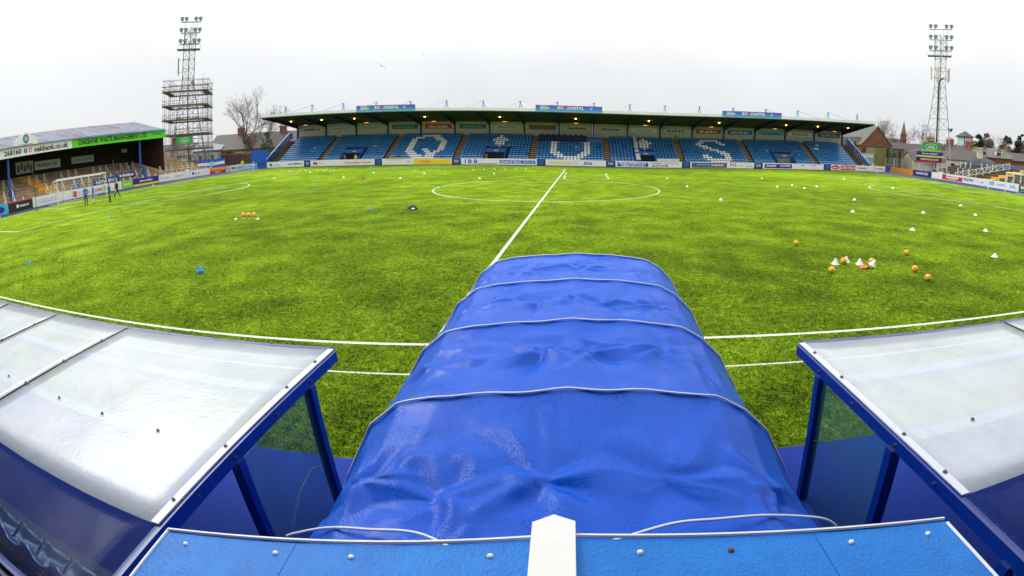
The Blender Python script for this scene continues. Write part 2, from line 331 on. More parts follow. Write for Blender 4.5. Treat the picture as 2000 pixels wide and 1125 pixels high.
# standing pile of the turf near the viewpoint: short leaning blades, thinning out with distance
def mat_blade():
    m = bpy.data.materials.new('turf_blade'); m.use_nodes = True; n = m.node_tree.nodes; k = m.node_tree.links; b = n['Principled BSDF']
    g = n.new('ShaderNodeNewGeometry'); t = n.new('ShaderNodeTexCoord')
    def nz(sc_, det):
        z = n.new('ShaderNodeTexNoise'); z.inputs['Scale'].default_value = sc_; z.inputs['Detail'].default_value = det; k.new(t.outputs['Object'], z.inputs[0]); r = n.new('ShaderNodeMapRange'); r.inputs[1].default_value = .34; r.inputs[2].default_value = .66; k.new(z.outputs['Fac'], r.inputs[0]); return r.outputs[0]
    def mth(op, a, c):
        q = n.new('ShaderNodeMath'); q.operation = op
        for i, v in enumerate((a, c)):
            if isinstance(v, (int, float)): q.inputs[i].default_value = v
            else: k.new(v, q.inputs[i])
        return q.outputs[0]
    f = mth('ADD', mth('MULTIPLY', g.outputs['Random Per Island'], .26), mth('ADD', mth('MULTIPLY', nz(.55, 6), .38), mth('MULTIPLY', nz(5, 4), .36)))
    r = n.new('ShaderNodeValToRGB'); k.new(f, r.inputs[0]); e = r.color_ramp.elements
    e[0].position = .18; e[0].color = (.022, .060, .0005, 1); e[1].position = .84; e[1].color = (.52, .70, .07, 1)
    for p, c in ((.40, (.115, .225, .001, 1)), (.62, (.28, .45, .005, 1))):
        x = e.new(p); x.color = c
    k.new(r.outputs[0], b.inputs['Base Color']); b.inputs['Roughness'].default_value = .6; b.inputs['Specular IOR Level'].default_value = .15
    return m
rnd = random.Random(99); vs = []; fs = []
while len(fs) < 300000:
    d = 4.2+25*rnd.random()**1.55; a = rnd.uniform(-1.25, 1.2); x = CP.x+d*math.sin(a); y = CP.y+d*math.cos(a)
    if y > 60 or abs(x) > 48 or y < -3.45 or (1.0 < x < 4.4 and y < -1.7): continue
    if abs(y) < .06 or abs(y+1.2) < .035 or abs(x) < .07: continue
    h = rnd.uniform(.016, .036); wd = rnd.uniform(.006, .013)*(1+d*.022); b_ = rnd.uniform(0, 6.283); lx, ly = rnd.gauss(0, .022), rnd.gauss(0, .022); cx, cy = wd*math.cos(b_), wd*math.sin(b_); i = len(vs)
    vs += [(x-cx, y-cy, 0), (x+cx, y+cy, 0), (x+lx, y+ly, h)]; fs.append((i, i+1, i+2))
me = bpy.data.meshes.new('turf_blades'); me.from_pydata(vs, [], fs); me.materials.append(mat_blade()); me.update()
o = bpy.data.objects.new('turf_blades', me); col.objects.link(o); tag(o, 'short green blades of artificial turf nearest the tunnel and dugouts', 'grass', kind='stuff')

# ---------------------------------------------------------------- far grandstand
S = thing('grandstand', 'long single-tier stand of blue seats under a cantilever roof facing the pitch', 'grandstand', (1, 70.8, 0))
AIS = [-42.8, -30.5, -18.5, -6.0, 6.7, 20.0, 32.7, 45.4]; EL, ER = -51.3, 53.6
ROWS, Y0, DY, Z0, DZ = 13, 71.1, .60, .62, .335          # row 0 is the front row here
CONCL = mat('shade_darkened_concrete', (.028, .032, .042), .8, var=.35, vscale=1)  # coloured dark to deepen the shade in the gaps between seat rows
STAIR = mat('ochre_steps', (.46, .27, .07), .75, var=.4, vscale=2.5)
VOM = [-37.0, -12.2, 13.4, 39.2]; VH = 1.75
segs = []
edges = [EL]+VOM+[ER]
for r in range(ROWS):                                           # terrace steps, open over the stairways
    y0 = Y0+r*DY; top = Z0+r*DZ
    xs = [(EL-.2, ER+.2)]
    if r < 5:
        xs = []; a = EL-.2
        for v in VOM: xs.append((a, v-VH)); a = v+VH
        xs.append((a, ER+.2))
    for a, b in xs:
        MB().box(a, b, y0, y0+DY-.003, 0 if r else 0, top).build('terrace_step', CONCL, S)
MB().box(EL-.2, ER+.2, Y0+ROWS*DY, 80.2, 0, Z0+ROWS*DZ-.05).build('rear_walkway', CONCL, S)
m = MB(); a = EL-.2
for v in VOM+[None]:
    b = (v-VH) if v else ER+.2
    MB().box(a, b, Y0-.12, Y0-.01, 0, Z0+.45).build('front_wall', BLUE, S)
    a = v+VH if v else 0
for i, x in enumerate(AIS):                                     # ochre aisle stairs
    m = MB()
    for r in range(ROWS):
        for h in (0, 1):
            y0 = Y0+r*DY+h*DY/2; m.box(x-.52, x+.52, y0+.02, y0+DY/2-.01, Z0+r*DZ-.1, Z0+r*DZ+.006+h*DZ/2)
    m.build('aisle_stairs', STAIR, S)
# seats
SEATB = mat('blue_seat_plastic', (.045, .25, .60), .20, var=.3, vscale=.8, coat=.9); SEATW = mat('white_seat_plastic', (.92, .92, .92), .35, var=.12, vscale=.8)
SEATB2 = mat('royal_blue_seat_plastic', (.01, .07, .50), .3, coat=.4)
def seat_geo(m, x, y, z):
    hw = .245
    # open back rest leaning back with a rolled top edge
    m.add([(x-hw, y+.27, z+.46), (x+hw, y+.27, z+.46), (x+hw, y+.35, z+.60), (x-hw, y+.35, z+.60), (x+hw*.80, y+.40, z+.665), (x-hw*.80, y+.40, z+.665), (x+hw*.80, y+.47, z+.66), (x-hw*.80, y+.47, z+.66),
           (x-hw, y+.33, z+.44), (x+hw, y+.33, z+.44), (x+hw, y+.45, z+.58), (x-hw, y+.45, z+.58)],
          [(0, 1, 2, 3), (3, 2, 4, 5), (5, 4, 6, 7), (1, 9, 10, 2), (2, 10, 6, 4), (0, 3, 11, 8), (3, 5, 7, 11), (9, 8, 11, 10), (10, 11, 7, 6), (0, 8, 9, 1)])
    m.add([(x-hw, y-.06, z+.40), (x+hw, y-.06, z+.40), (x+hw, y+.26, z+.375), (x-hw, y+.26, z+.375), (x-hw*.9, y-.05, z+.36), (x+hw*.9, y-.05, z+.36), (x+hw, y+.26, z+.345), (x-hw, y+.26, z+.345)],
          [(0, 1, 2, 3), (0, 4, 5, 1), (1, 5, 6, 2), (3, 7, 4, 0), (4, 7, 6, 5)])
    m.add([(x-.03, y+.2, z), (x+.03, y+.2, z), (x+.03, y+.28, z), (x-.03, y+.28, z), (x-.03, y+.24, z+.46), (x+.03, y+.24, z+.46), (x+.03, y+.32, z+.46), (x-.03, y+.32, z+.46)], [(0, 1, 5, 4), (1, 2, 6, 5), (3, 0, 4, 7)])
def rowset(d):  # {row-from-top: [cols]}
    return {(ROWS-1-r, c) for r, cs in d.items() for c in cs}
Q = rowset({1: range(7, 13), 2: [5, 6, 7, 11, 12, 13], 3: [4, 5, 12, 13, 14], 4: [4, 5, 14, 15], 5: [4, 5, 14, 15], 6: [4, 5, 14, 15], 7: [4, 5, 14, 15], 8: [4, 5, 9, 10, 14, 15], 9: [4, 5, 6, 10, 11, 13, 14], 10: [5, 6, 7, 11, 12, 13], 11: [6, 7, 8, 9, 11, 12, 13], 12: [7, 8, 9, 10, 11, 12, 13]})
DIA = rowset({1: [10], 2: [9, 10, 11], 3: range(8, 13), 4: [9, 10, 11], 5: [9, 10, 11], 6: [10]})
UU = rowset({3: [4, 5, 6, 13, 14, 15], 4: [4, 5, 14, 15], 5: [4, 5, 14, 15], 6: [4, 5, 14, 15], 7: [4, 5, 14, 15], 8: [4, 5, 14, 15], 9: [4, 5, 6, 13, 14, 15], 10: [5, 6, 7, 12, 13, 14], 11: [6, 7, 8, 9, 10, 11, 12, 13], 12: range(8, 13)})
SS = rowset({1: range(7, 13), 2: [6, 7, 12, 13], 3: [5, 6, 13, 14], 4: [6, 7, 8], 5: [7, 8, 9], 6: [9, 10, 11], 7: [11, 12, 13], 8: [12, 13, 14], 9: [6, 7, 13, 14], 10: [6, 7, 8, 13, 14], 11: range(7, 15), 12: range(8, 14)})
PAT = [set(), set(), Q, DIA, UU, DIA, SS, set(), {(10, 4), (8, 2), (8, 3)}]
blocks = list(zip([EL]+[a+.55 for a in AIS], [a-.55 for a in AIS]+[ER]))
big = MB(); fronts = []
for b, (x0, x1) in enumerate(blocks):
    n = 20 if 0 < b < 8 else 15
    for r in range(ROWS):
        if b == 4 and r > 9: continue                            # press box
        for c in range(n):
            x = x0+(x1-x0)*(c+.5)/n; y = Y0+r*DY+.1; z = Z0+r*DZ
            if any(abs(x-v) < VH+.25 for v in VOM) and r < 6: continue
            wht = (r, c) in PAT[b]
            odd = (not wht) and random.random() < .012
            if r < 2 and len(fronts) < 300: fronts.append((x, y, z, wht, odd)); continue
            big.cur = 1 if wht else 2 if odd else 0
            seat_geo(big, x, y, z)
o = big.build('seat_rows', [SEATB, SEATW, SEATB2], S); o['kind'] = 'stuff'
sm = []
for mm in (SEATB, SEATW, SEATB2):
    q = MB(); seat_geo(q, 0, 0, 0); sm.append(q.mesh('seat', mm))
for x, y, z, wht, odd in fronts: inst('seat', sm[1 if wht else 2 if odd else 0], (x, y, z), S)
# white sheeted strip and white cover on the front row, block with the second diamond
x0, x1 = blocks[5]
xa = x0+(x1-x0)*.37
MB().hexa([(xa-.05, Y0+.2, Z0+.62), (xa+.75, Y0+.2, Z0+.62), (xa+.5, Y0+12.6*DY, Z0+12.6*DZ+.74), (xa-.05, Y0+12.6*DY, Z0+12.6*DZ+.74), (xa-.05, Y0+.15, Z0+.82), (xa+.75, Y0+.15, Z0+.82), (xa+.5, Y0+12.6*DY, Z0+12.6*DZ+.86), (xa-.05, Y0+12.6*DY, Z0+12.6*DZ+.86)]).build('white_seat_cover', DWHITE, S)
MB().box(15.35, 19.35, Y0-.05, Y0+.62, Z0+.28, Z0+.92).build('white_front_row_cover', DWHITE, S)
# stairways down through the terrace
for v in VOM:
    for s in (-1, 1):
        xs_ = v+s*VH
        MB().hexa([(xs_-.09, Y0-.1, .1), (xs_+.09, Y0-.1, .1), (xs_+.09, Y0+5*DY+.4, Z0+4*DZ), (xs_-.09, Y0+5*DY+.4, Z0+4*DZ), (xs_-.09, Y0-.1, 1.35), (xs_+.09, Y0-.1, 1.35), (xs_+.09, Y0+5*DY+.4, Z0+5*DZ+.95), (xs_-.09, Y0+5*DY+.4, Z0+5*DZ+.95)]).build('stairway_side_wall', BLUE, S)
    MB().box(v-VH, v+VH, Y0+1.7, Y0+1.95, 2.05, 2.62).build('stairway_lintel', BLUE, S)
    rl = MB(); yy = Y0+4.6*DY
    rl.box(v-VH, v+VH, yy, yy+.06, 3.15, 3.25); rl.box(v-VH, v+VH, yy, yy+.06, 2.6, 2.7)
    for j in range(6):
        xx = v-VH+.05+j*(2*VH-.1)/5; rl.box(xx-.04, xx+.04, yy+.005, yy+.055, 2.5, 3.2)
    rl.build('stairway_railing', BLUE, S)
    MB().box(v-VH+.1, v+VH-.1, Y0+1.96, Y0+5*DY-.02, 0, 2.05).build('stairway_shade_fill', DARK if v < 30 else mat('grey_opening', (.20, .21, .21), .8), S)  # solid block whose dark colour stands for the shade inside the stairway
    MB().box(v-VH+.1, v-VH+.45, Y0+1.2, Y0+1.6, .1, 1.75).build('stairway_timber_jamb', STAIR, S)
    MB().box(v-.2, v+.5, Y0+1.66, Y0+1.695, 2.25, 2.4).build('stairway_sign', P_LGREY, S)
# back wall, columns, roof
CX = [-52.2+6.3*i for i in range(18)]
YB = 79.6; ZW0 = Z0+ROWS*DZ-.1; ZW1 = 7.45
CREAMP = mat('cream_cladding', (.56, .54, .43), .6, var=.12, vscale=1)
for i in range(17): MB().box(CX[i]+.17, CX[i+1]-.17, YB, YB+.1, ZW0, ZW1).build('back_wall_panel', CREAMP, S)
for x in CX: MB().box(x-.15, x+.15, YB-.16, YB+.14, ZW0-.3, ZW1+.15).build('column', NAVY, S)
YF, ZF, YR, ZR = 68.3, 8.72, 81.0, 7.35
RX0, RX1 = -52.7, 54.7
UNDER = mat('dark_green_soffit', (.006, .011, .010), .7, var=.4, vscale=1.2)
ROOFW = mat('white_roof_sheet', (.78, .80, .80), .4, var=.12, vscale=.6)
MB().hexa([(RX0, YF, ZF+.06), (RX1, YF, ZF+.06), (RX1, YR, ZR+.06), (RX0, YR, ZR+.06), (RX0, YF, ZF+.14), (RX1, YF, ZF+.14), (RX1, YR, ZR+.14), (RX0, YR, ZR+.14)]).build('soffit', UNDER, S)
MB().hexa([(RX0, YF, ZF+.143), (RX1, YF, ZF+.143), (RX1, YR, ZR+.143), (RX0, YR, ZR+.143), (RX0, YF, ZF+.34), (RX1, YF, ZF+.34), (RX1, YR, ZR+.30), (RX0, YR, ZR+.30)]).build('roof_sheet', ROOFW, S)
MB().box(RX0-.05, RX1+.05, YF-.08, YF-.004, ZF-.02, ZF+.42).build('fascia', ROOFW, S)
MB().box(RX0, RX1, YF-.085, YF-.06, ZF-.16, ZF-.023).build('gutter', mat('green_gutter', (.02, .07, .06), .5), S)
rz_ = lambda y: ZF+(ZR-ZF)*(y-YF)/(YR-YF)
for k_ in range(1, 8):
    y = YF+k_*1.5; MB().bar((RX0+.1, y, rz_(y)-.05), (RX1-.1, y, rz_(y)-.05), .09, .16).build('purlin', mat('purlin_steel', (.035, .048, .045), .5), S)
for x in CX:
    MB().hexa([(x-.12, YF+.1, ZF-.14), (x+.12, YF+.1, ZF-.14), (x+.12, YB, ZR-.55), (x-.12, YB, ZR-.55), (x-.12, YF+.1, ZF+.05), (x+.12, YF+.1, ZF+.05), (x+.12, YB, ZR+.12), (x-.12, YB, ZR+.12)]).build('rafter', NAVY, S)
for xe in (RX0, RX1):
    MB().hexa([(xe-.05, YF+.3, ZF-.3), (xe+.05, YF+.3, ZF-.3), (xe+.05, YR, ZR-.35), (xe-.05, YR, ZR-.35), (xe-.05, YF+.05, ZF+.05), (xe+.05, YF+.05, ZF+.05), (xe+.05, YR, ZR+.05), (xe-.05, YR, ZR+.05)]).build('verge_beam', NAVY, S)
LAMPG = mat('sodium_lamp', (1, .6, .2), .5, emit=((1, .42, .06), 14)); TRAY = mat('lamp_tray', (.3, .24, .16), .5)
for i in range(17):
    x = (CX[i]+CX[i+1])/2
    if i % 2 == 0 or i in (1, 15):
        y = YF+4.2; t = MB().box(x-.75, x+.75, y-.12, y+.12, rz_(y)-.28, rz_(y)-.20).build('lamp_tray', TRAY, S)
        l = MB().lathe([(.10, -.12), (.16, -.04), (.13, .02)], (x, y-.15, rz_(y)-.32), 8).build('lamp', LAMPG, t)
    if i % 2 == 0:
        y = YF+9.0; t = MB().box(x-.75, x+.75, y-.1, y+.1, rz_(y)-.36, rz_(y)-.30).build('lamp_tray', TRAY, S)
        MB().box(x-.35, x+.35, y-.05, y+.05, rz_(y)-.42, rz_(y)-.365).build('lamp', mat('dim_sodium_lamp', (1, .6, .2), .5, emit=((1, .35, .08), 2.2)), t)
# roof masts and tie rods
MAST = mat('mast_blue', (.03, .17, .40), .4)
for i, x in enumerate(CX):
    if i == 0: x += .6
    yb = 74.5; zb = rz_(yb)+.32; zt = zb+2.35
    ms = MB(); ms.bar((x-.45, yb, zb), (x, yb, zt), .09); ms.bar((x+.45, yb, zb), (x, yb, zt), .09)
    ms.build('mast', MAST, S)
    MB().bar((x-.25, yb, zt), (x+.25, yb, zt), .22, .09).build('mast_head', MAST, S)
    for sx_, yy in ((-1, YF+1.2), (1, YF+1.2), (.15, 80.0)):
        xx = x+sx_*2.6
        if xx < RX0 or xx > RX1: continue
        MB().tube([(x, yb, zt), (xx, yy, rz_(yy)+.35)], .028, 4).build('tie_rod', MAST if i in (0, 1, 2, 14, 15, 16, 17) else STEEL, S)
# wall adverts (flat printed panels on the cladding)
ADV = [(P_LGREY, '#8', BLACK), (P_LGREY, '#13', P_TEXTG), (P_LGREY, '#10', P_TEXTG), (P_GREY, '#12', P_CYAN), (P_RED, '#8', WHITE), (P_GREY, '#7', P_CYAN), (P_LGREY, '#17', P_TEXTG), (P_GREY, '#10', P_RED), (P_LGREY, '#15', BLACK), (P_LGREY, '#8', BLACK), (WHITE, '#5', P_CYAN), (P_LGREY, '#5', P_GREY), (P_RED, '#7', WHITE), (P_BLUE, '#7', WHITE), (P_CYAN, '#13', P_BLUE), (WHITE, 'Border Cars', BLACK), (P_GREY, 'SUPPLIES', P_LBLUE)]
for i, (bm_, s, tm) in enumerate(ADV):
    x0, x1 = CX[i]+.8, CX[i+1]-.6; z0, z1 = 6.15+.0, 6.95
    p = MB().box(x0, x1, YB-.06, YB-.004, z0, z1).build('wall_advert', bm_, S)
    text(s, ((x0+x1)/2, YB-.07, (z0+z1)/2), (1, 0, 0), (x1-x0)*.72, .42, tm, p)
# press box over the U block
MB().box(-5.35, 3.2, Y0+9.6*DY, Y0+9.7*DY, Z0+9.6*DZ, Z0+10*DZ+1.25).build('press_box_front', mat('navy_drape', (.006, .015, .085), .8, var=.3), S)
MB().box(-5.35, 3.2, Y0+9.72*DY, Y0+12*DY, Z0+10*DZ+1.0, Z0+10*DZ+1.12).build('press_box_desk', NAVY, S)
for k_ in range(8): MB().box(-5.0+k_*1.0, -4.55+k_*1.0, Y0+11*DY, Y0+11.5*DY, Z0+10*DZ+1.13, Z0+10*DZ+1.45).build('press_box_equipment', BLACK, S)
rl = MB()
for xx in (3.3, 4.9, 6.1): rl.box(xx-.04, xx+.04, Y0+10*DY, Y0+10*DY+.07, Z0+10*DZ+.1, Z0+10*DZ+1.5)
rl.box(3.3, 6.1, Y0+10*DY, Y0+10*DY+.06, Z0+10*DZ+1.5, Z0+10*DZ+1.6)
rl.build('press_box_railing', BLUE, S)
MB().box(3.25, 6.1, Y0+9.62*DY, Y0+9.7*DY, Z0+9.6*DZ, Z0+10*DZ+.75).build('press_box_panel', BLUE, S)
# end stairs and their blue balustrades
for xa, xb, s in ((EL-2.3, EL-.25, -1), (ER+.25, ER+2.3, 1)):
    st = MB()
    for r in range(ROWS): st.box(xa, xb, Y0+r*DY, Y0+(r+1)*DY-.003, 0, Z0+r*DZ-.1)
    st.build('end_stairs', mat('mossy_steps', (.11, .09, .045), .9, var=.5, vscale=2), S)
    xo = xa-.05 if s < 0 else xb+.05
    MB().bar((xo, Y0-.2, Z0+.9), (xo, Y0+ROWS*DY, Z0+ROWS*DZ+1.1), .12).build('balustrade_rail', P_LBLUE, S)
    for r in range(0, ROWS+1): MB().box(xo-.05, xo+.05, Y0+r*DY-.18, Y0+r*DY+.16, Z0+r*DZ-.35, Z0+r*DZ+.9).build('balustrade_panel', BLUE, S)
    MB().box(xo-.05, xo+.05, Y0+ROWS*DY, 80, Z0+ROWS*DZ, Z0+ROWS*DZ+1.1).build('balustrade_panel', BLUE, S)
MB().box(-57.6, -53.7, 71.6, 71.75, .9, 3.2).build('end_wall', mat('bright_blue_wall', (.01, .10, .50), .5, var=.2, vscale=2), S)
# long printed banners on the roof edge
for i, (x0, x1) in enumerate(((-34.0, -24.0), (-4.9, 5.7), (25.8, 36.3))):
    b = thing('roof_banner', 'purple and blue banner on the stand roof, ' + ('nearest the bare tree', 'above the U of white seats', 'nearest the sandstone hall')[i], 'banner', ((x0+x1)/2, YF-.2, ZF), 'purple banners along the stand roof')
    MB().box(x0, x1, YF-.18, YF-.1, ZF+.10, ZF+.98).build('panel', LED, b)
    cx = x0+(x1-x0)*.5
    text('BO', (cx-1.35, YF-.185, ZF+.62), (1, 0, 0), .95, .46, WHITE, b); text('S', (cx-.55, YF-.185, ZF+.62), (1, 0, 0), .42, .50, P_PINK, b); text('DIGITAL', (cx+1.05, YF-.185, ZF+.62), (1, 0, 0), 2.6, .46, WHITE, b)
    for dz, w2 in ((.80, 1.2), (.58, 1.6), (.40, 1.4)): MB().box(x0+.7, x0+.7+w2, YF-.185, YF-.181, ZF+dz-.05, ZF+dz+.05).build('small_print', WHITE, b)
    MB().box(x1-2.0, x1-1.6, YF-.185, YF-.181, ZF+.45, ZF+.72).build('small_print', P_LBLUE, b)
    for xx in (x0+.4, (x0+x1)/2, x1-.4): MB().bar((xx, YF-.09, ZF+.34), (xx, YF+.6, ZF+.34), .06).build('bracket', STEEL, b)

# ---------------------------------------------------------------- perimeter advertising boards
def board(label, p0, p1, z0, h, base, items=(), legs=True, name='advertising_board', t=.07, group=None):
    p0, p1 = Vector(p0), Vector(p1); d = (p1-p0); L = d.length; d.normalize(); n = Vector((d.y, -d.x))      # n faces the reader
    b = thing(name, label, 'board', ((p0.x+p1.x)/2, (p0.y+p1.y)/2, 0), group)
    MB().slab(p0, p1, n, t, z0, z0+h).build('panel', base, b)
    for it in items:
        u0, u1, v0, v1 = it[1:5]; a = p0+d*(L*u0); c = p0+d*(L*u1); mid = (a+c)/2+n*.016
        if it[0] == 'r': MB().slab(a+n*.008, c+n*.008, n, .006, z0+h*v0, z0+h*v1).build('printed_panel', it[5], b)
        elif it[0] == 'o':
            q = MB(); ce = p0+d*(L*(u0+u1)/2)+n*.004; rx, rz = L*(u1-u0)/2, h*(v1-v0)/2; cz = z0+h*(v0+v1)/2
            q.prism([(ce.x+d.x*rx*math.cos(a_), ce.y+d.y*rx*math.cos(a_), cz+rz*math.sin(a_)) for a_ in [2*math.pi*i/24 for i in range(24)]], (n.x*.006, n.y*.006, 0)).build('printed_emblem', it[5], b)
        else: text(it[5], (mid.x, mid.y, z0+h*(v0+v1)/2), (d.x, d.y, 0), L*(u1-u0), h*(v1-v0), it[6], b)
    if legs:
        k_ = max(2, int(L/2.5)+1)
        for i in range(k_):
            c = p0+d*(.15+(L-.3)*i/(k_-1))-n*(t+.05); MB().box(c.x-.04, c.x+.04, c.y-.04, c.y+.04, 0, z0+h*.95).build('post', STEEL, b)
    return b
YBd = 70.0; H_ = 1.0
def fb(label, x0, x1, base, items=(), nm='advertising_board'): return board(label, (x0, YBd), (x1, YBd), .06, H_, base, items, True, nm)
T = 't'; R = 'r'
fb('white board with roofing in dark letters at the left end of the stand', -53.0, -45.2, WHITE, [(T, .58, .95, .3, .72, 'roofing', BLACK), ('o', .08, .14, .25, .75, P_NAVY), (T, .18, .38, .35, .6, '#6', P_LGREY)])
fb('white board with Cairndale Hotel in orange letters', -43.9, -31.9, WHITE, [(T, .54, .94, .3, .72, 'Cairndale Hotel', P_ORANGE), (T, .05, .11, .2, .8, 'M', P_RED), (T, .13, .22, .4, .68, '#5', P_LGREY)])
fb('white board whose right half is a yellow panel', -30.6, -18.8, WHITE, [(R, .46, .99, .05, .93, P_YEL), (T, .56, .72, .3, .8, '#4', P_ORANGE), (R, .06, .33, .74, .95, P_YEL), ('o', .36, .42, .3, .7, P_LGREY)])
fb('white board with blue I B B and a blue name strip', -17.3, -5.0, WHITE, [(T, .05, .22, .2, .85, 'I B B', P_BLUE), (R, .22, .47, .12, .2, P_NAVY), (R, .51, .98, .22, .74, P_BLUE), (T, .53, .8, .3, .66, 'David & Oliver', WHITE), (T, .82, .97, .34, .6, '#9', P_LBLUE)])
fb('white board with GORDONS 150 in yellow at the halfway line', -3.6, 7.2-.8, WHITE, [(T, .05, .42, .3, .75, 'GORDONS', P_YEL), (T, .44, .54, .32, .72, '150', P_LGREY), (T, .62, .77, .2, .72, 'AVA', P_NAVY)])
fb('white board with a blue lettered block and ROSEFIELD SALVAGE LTD', 8.0, 19.6, WHITE, [(R, .03, .49, .12, .8, P_BLUE), (T, .06, .46, .5, .76, '#18', WHITE), (T, .09, .43, .18, .42, '#11', WHITE), (T, .53, .95, .58, .85, 'ROSEFIELD SALVAGE LTD', P_TEXTG), (T, .55, .80, .15, .5, '#10', P_GREY)])
fb('board with a dark energy panel on the left and red PTS on white', 21.1, 32.6, WHITE, [(R, .02, .57, .06, .9, P_GREY), (T, .10, .32, .3, .7, 'energy', P_CYAN), (T, .33, .52, .26, .72, 'impact', WHITE), (T, .62, .72, .3, .8, 'PTS', P_RED), (T, .75, .83, .36, .6, '#5', P_ORANGE), (R, .85, .97, .62, .7, P_LBLUE), (R, .86, .97, .28, .36, P_RED)])
fb('white board with a slanted navy panel beside a plain white panel', 34.2, 45.9, WHITE, [(R, .03, .47, .12, .85, P_NAVY), (T, .06, .22, .35, .75, '#7', WHITE), (T, .28, .45, .4, .78, '#8', WHITE), (R, .52, .98, .82, .86, P_TEXTG), (T, .62, .68, .62, .78, '#4', P_GREY), (T, .80, .87, .62, .78, '#5', P_GREY), (R, .54, .95, .16, .19, P_LGREY)])
fb('red and white board lettered XTRA COLA', 47.4, 52.3, WHITE, [('o', .02, .36, .1, .92, P_RED), (T, .08, .30, .35, .65, '#4', WHITE), (R, .40, .99, .08, .92, P_RED), (T, .43, .97, .28, .74, 'XTRA COLA', WHITE)])
fb('white board with W. DEMPSTER in red letters', 52.45, 55.1, WHITE, [(T, .1, .9, .32, .68, 'W. DEMPSTER', P_RED)])
fb('short plain white board left of the red ROOFING board', 55.2, 56.3, WHITE, [(R, .3, .7, .4, .5, P_LGREY)])
fb('white board with ROOFING in red near the right corner flag', 56.4, 58.9, WHITE, [(T, .12, .88, .35, .7, 'ROOFING', P_RED)])
for i, (x0, x1) in enumerate(((-45.1, -44.0), (-31.8, -30.7), (-18.7, -17.4), (-4.9, -3.7), (6.5, 7.9), (19.7, 21.0), (32.7, 34.1), (46.0, 47.3))):
    g = thing('pitch_gate', 'low blue gate between boards at the foot of the %s ochre aisle from the left' % ORD[i], 'gate', ((x0+x1)/2, YBd, 0), 'low blue gates along the stand')
    MB().box(x0+.02, x1-.02, YBd+.05, YBd+.1, .1, .95).build('panel', BLUE, g)
    for xx in (x0+.08, x1-.08): MB().box(xx-.05, xx+.05, YBd+.0, YBd+.049, .02, 1.02).build('post', NAVY, g)
    MB().box(x0+.3, x1-.3, YBd+.03, YBd+.048, .45, .75).build('sign_plate', P_GREY if i % 2 else P_GOLD, g)
board('cyan board with white print left of the blue corner gate', (-57.6, 66.9), (-54.6, 69.2), .06, H_, P_CYAN, [(R, 0, .12, .1, .9, WHITE), (T, .22, .9, .55, .85, '#9', WHITE), (T, .25, .88, .15, .42, '#10', WHITE)])
g = thing('pitch_gate', 'blue corner gate between the cyan board and the white roofing board', 'gate', (-53.8, 69.6, 0), 'low blue gates along the stand')
MB().slab((-54.5, 69.3), (-53.1, 70.0), (.4, -.9), .06, .05, 1.0).build('panel', BLUE, g)
MB().slab((-54.4, 69.26), (-53.2, 69.86), (.4, -.9), .03, .8, .92).build('rail', NAVY, g)

# boards along the left end
LA, LB = Vector((-51.7, 9.0)), Vector((-55.6, 65.5)); LD = (LB-LA).normalized(); LN = Vector((LD.y, -LD.x))
def lp(y): return LA+(LB-LA)*((y-LA.y)/(LB.y-LA.y))
def lb(label, y0, y1, base, items=(), z=.12, h=.95): return board(label, lp(y0), lp(y1), z, h, base, items)
lb('bright cyan board at the left edge of the picture', 12.5, 18.4, P_CYAN, [('o', .7, .92, .2, .8, P_NAVY)])
lb('black board with a thin red top edge and white print', 18.5, 22.0, BLACK, [(R, 0, 1, .9, 1, P_RED), ('o', .32, .42, .3, .7, WHITE), (T, .45, .85, .38, .62, '#8', WHITE)])
lb('white board with a light blue wavy stripe left of the goal', 22.1, 26.7, WHITE, [(R, .2, .85, .32, .44, P_LBLUE), (T, .15, .8, .55, .75, '#7', P_LGREY)])
lb('narrow plain white board beside the near goal post', 26.8, 28.2, WHITE)
lb('white board with yellow and red print behind the goal', 28.3, 33.4, WHITE, [(R, .03, .14, .15, .8, P_RED), (T, .2, .62, .3, .75, '#3', P_YEL), (R, .68, .98, .3, .62, P_RED), (T, .70, .96, .36, .56, '#4', WHITE)])
lb('white board with a lime ring behind the goalkeepers', 33.5, 37.0, WHITE, [('o', .03, .15, .2, .85, P_LIME), (R, .2, .95, .28, .36, P_LGREY)])
lb('lime green board left of the navy james hallam board', 37.1, 39.1, P_LIME, [(T, .15, .85, .35, .65, '#6', WHITE)])
lb('navy board with yellow foot lettered james hallam on the left side', 39.2, 44.5, P_NAVY, [(R, 0, 1, 0, .26, P_YEL), (T, .25, .75, .4, .78, 'james hallam', WHITE)])
lb('long white board with small orange marks on the left side', 44.6, 50.6, WHITE, [('o', .06, .10, .3, .8, P_ORANGE), ('o', .60, .64, .3, .8, P_ORANGE), (T, .14, .4, .4, .66, '#8', P_LGREY), (T, .68, .92, .4, .66, '#8', P_LGREY)])
lb('short tall white board standing before the floodlight tower', 50.7, 51.6, WHITE, z=.1, h=1.2)
lb('white board with a small navy emblem below the blue and white flag', 51.7, 56.8, WHITE, [('o', .1, .2, .3, .75, P_NAVY), (T, .25, .5, .4, .62, '#5', P_TEXTG)])
lb('orange and red board lettered JOHN MILLER', 56.9, 61.2, P_RED, [(R, 0, 1, .45, 1, P_ORANGE), (T, .12, .9, .5, .85, 'JOHN MILLER', P_YEL), (T, .3, .7, .12, .34, '#7', WHITE)])
lb('pale narrow board right of the orange JOHN MILLER board', 61.3, 62.5, P_LGREY, [(R, .2, .8, .4, .6, P_TEXTG)])
lb('white board with grey arches close to the left corner', 62.6, 66.6, WHITE, [(T, .08, .46, .3, .7, '#3', P_GREY), (T, .55, .93, .3, .7, '#3', P_GREY)])

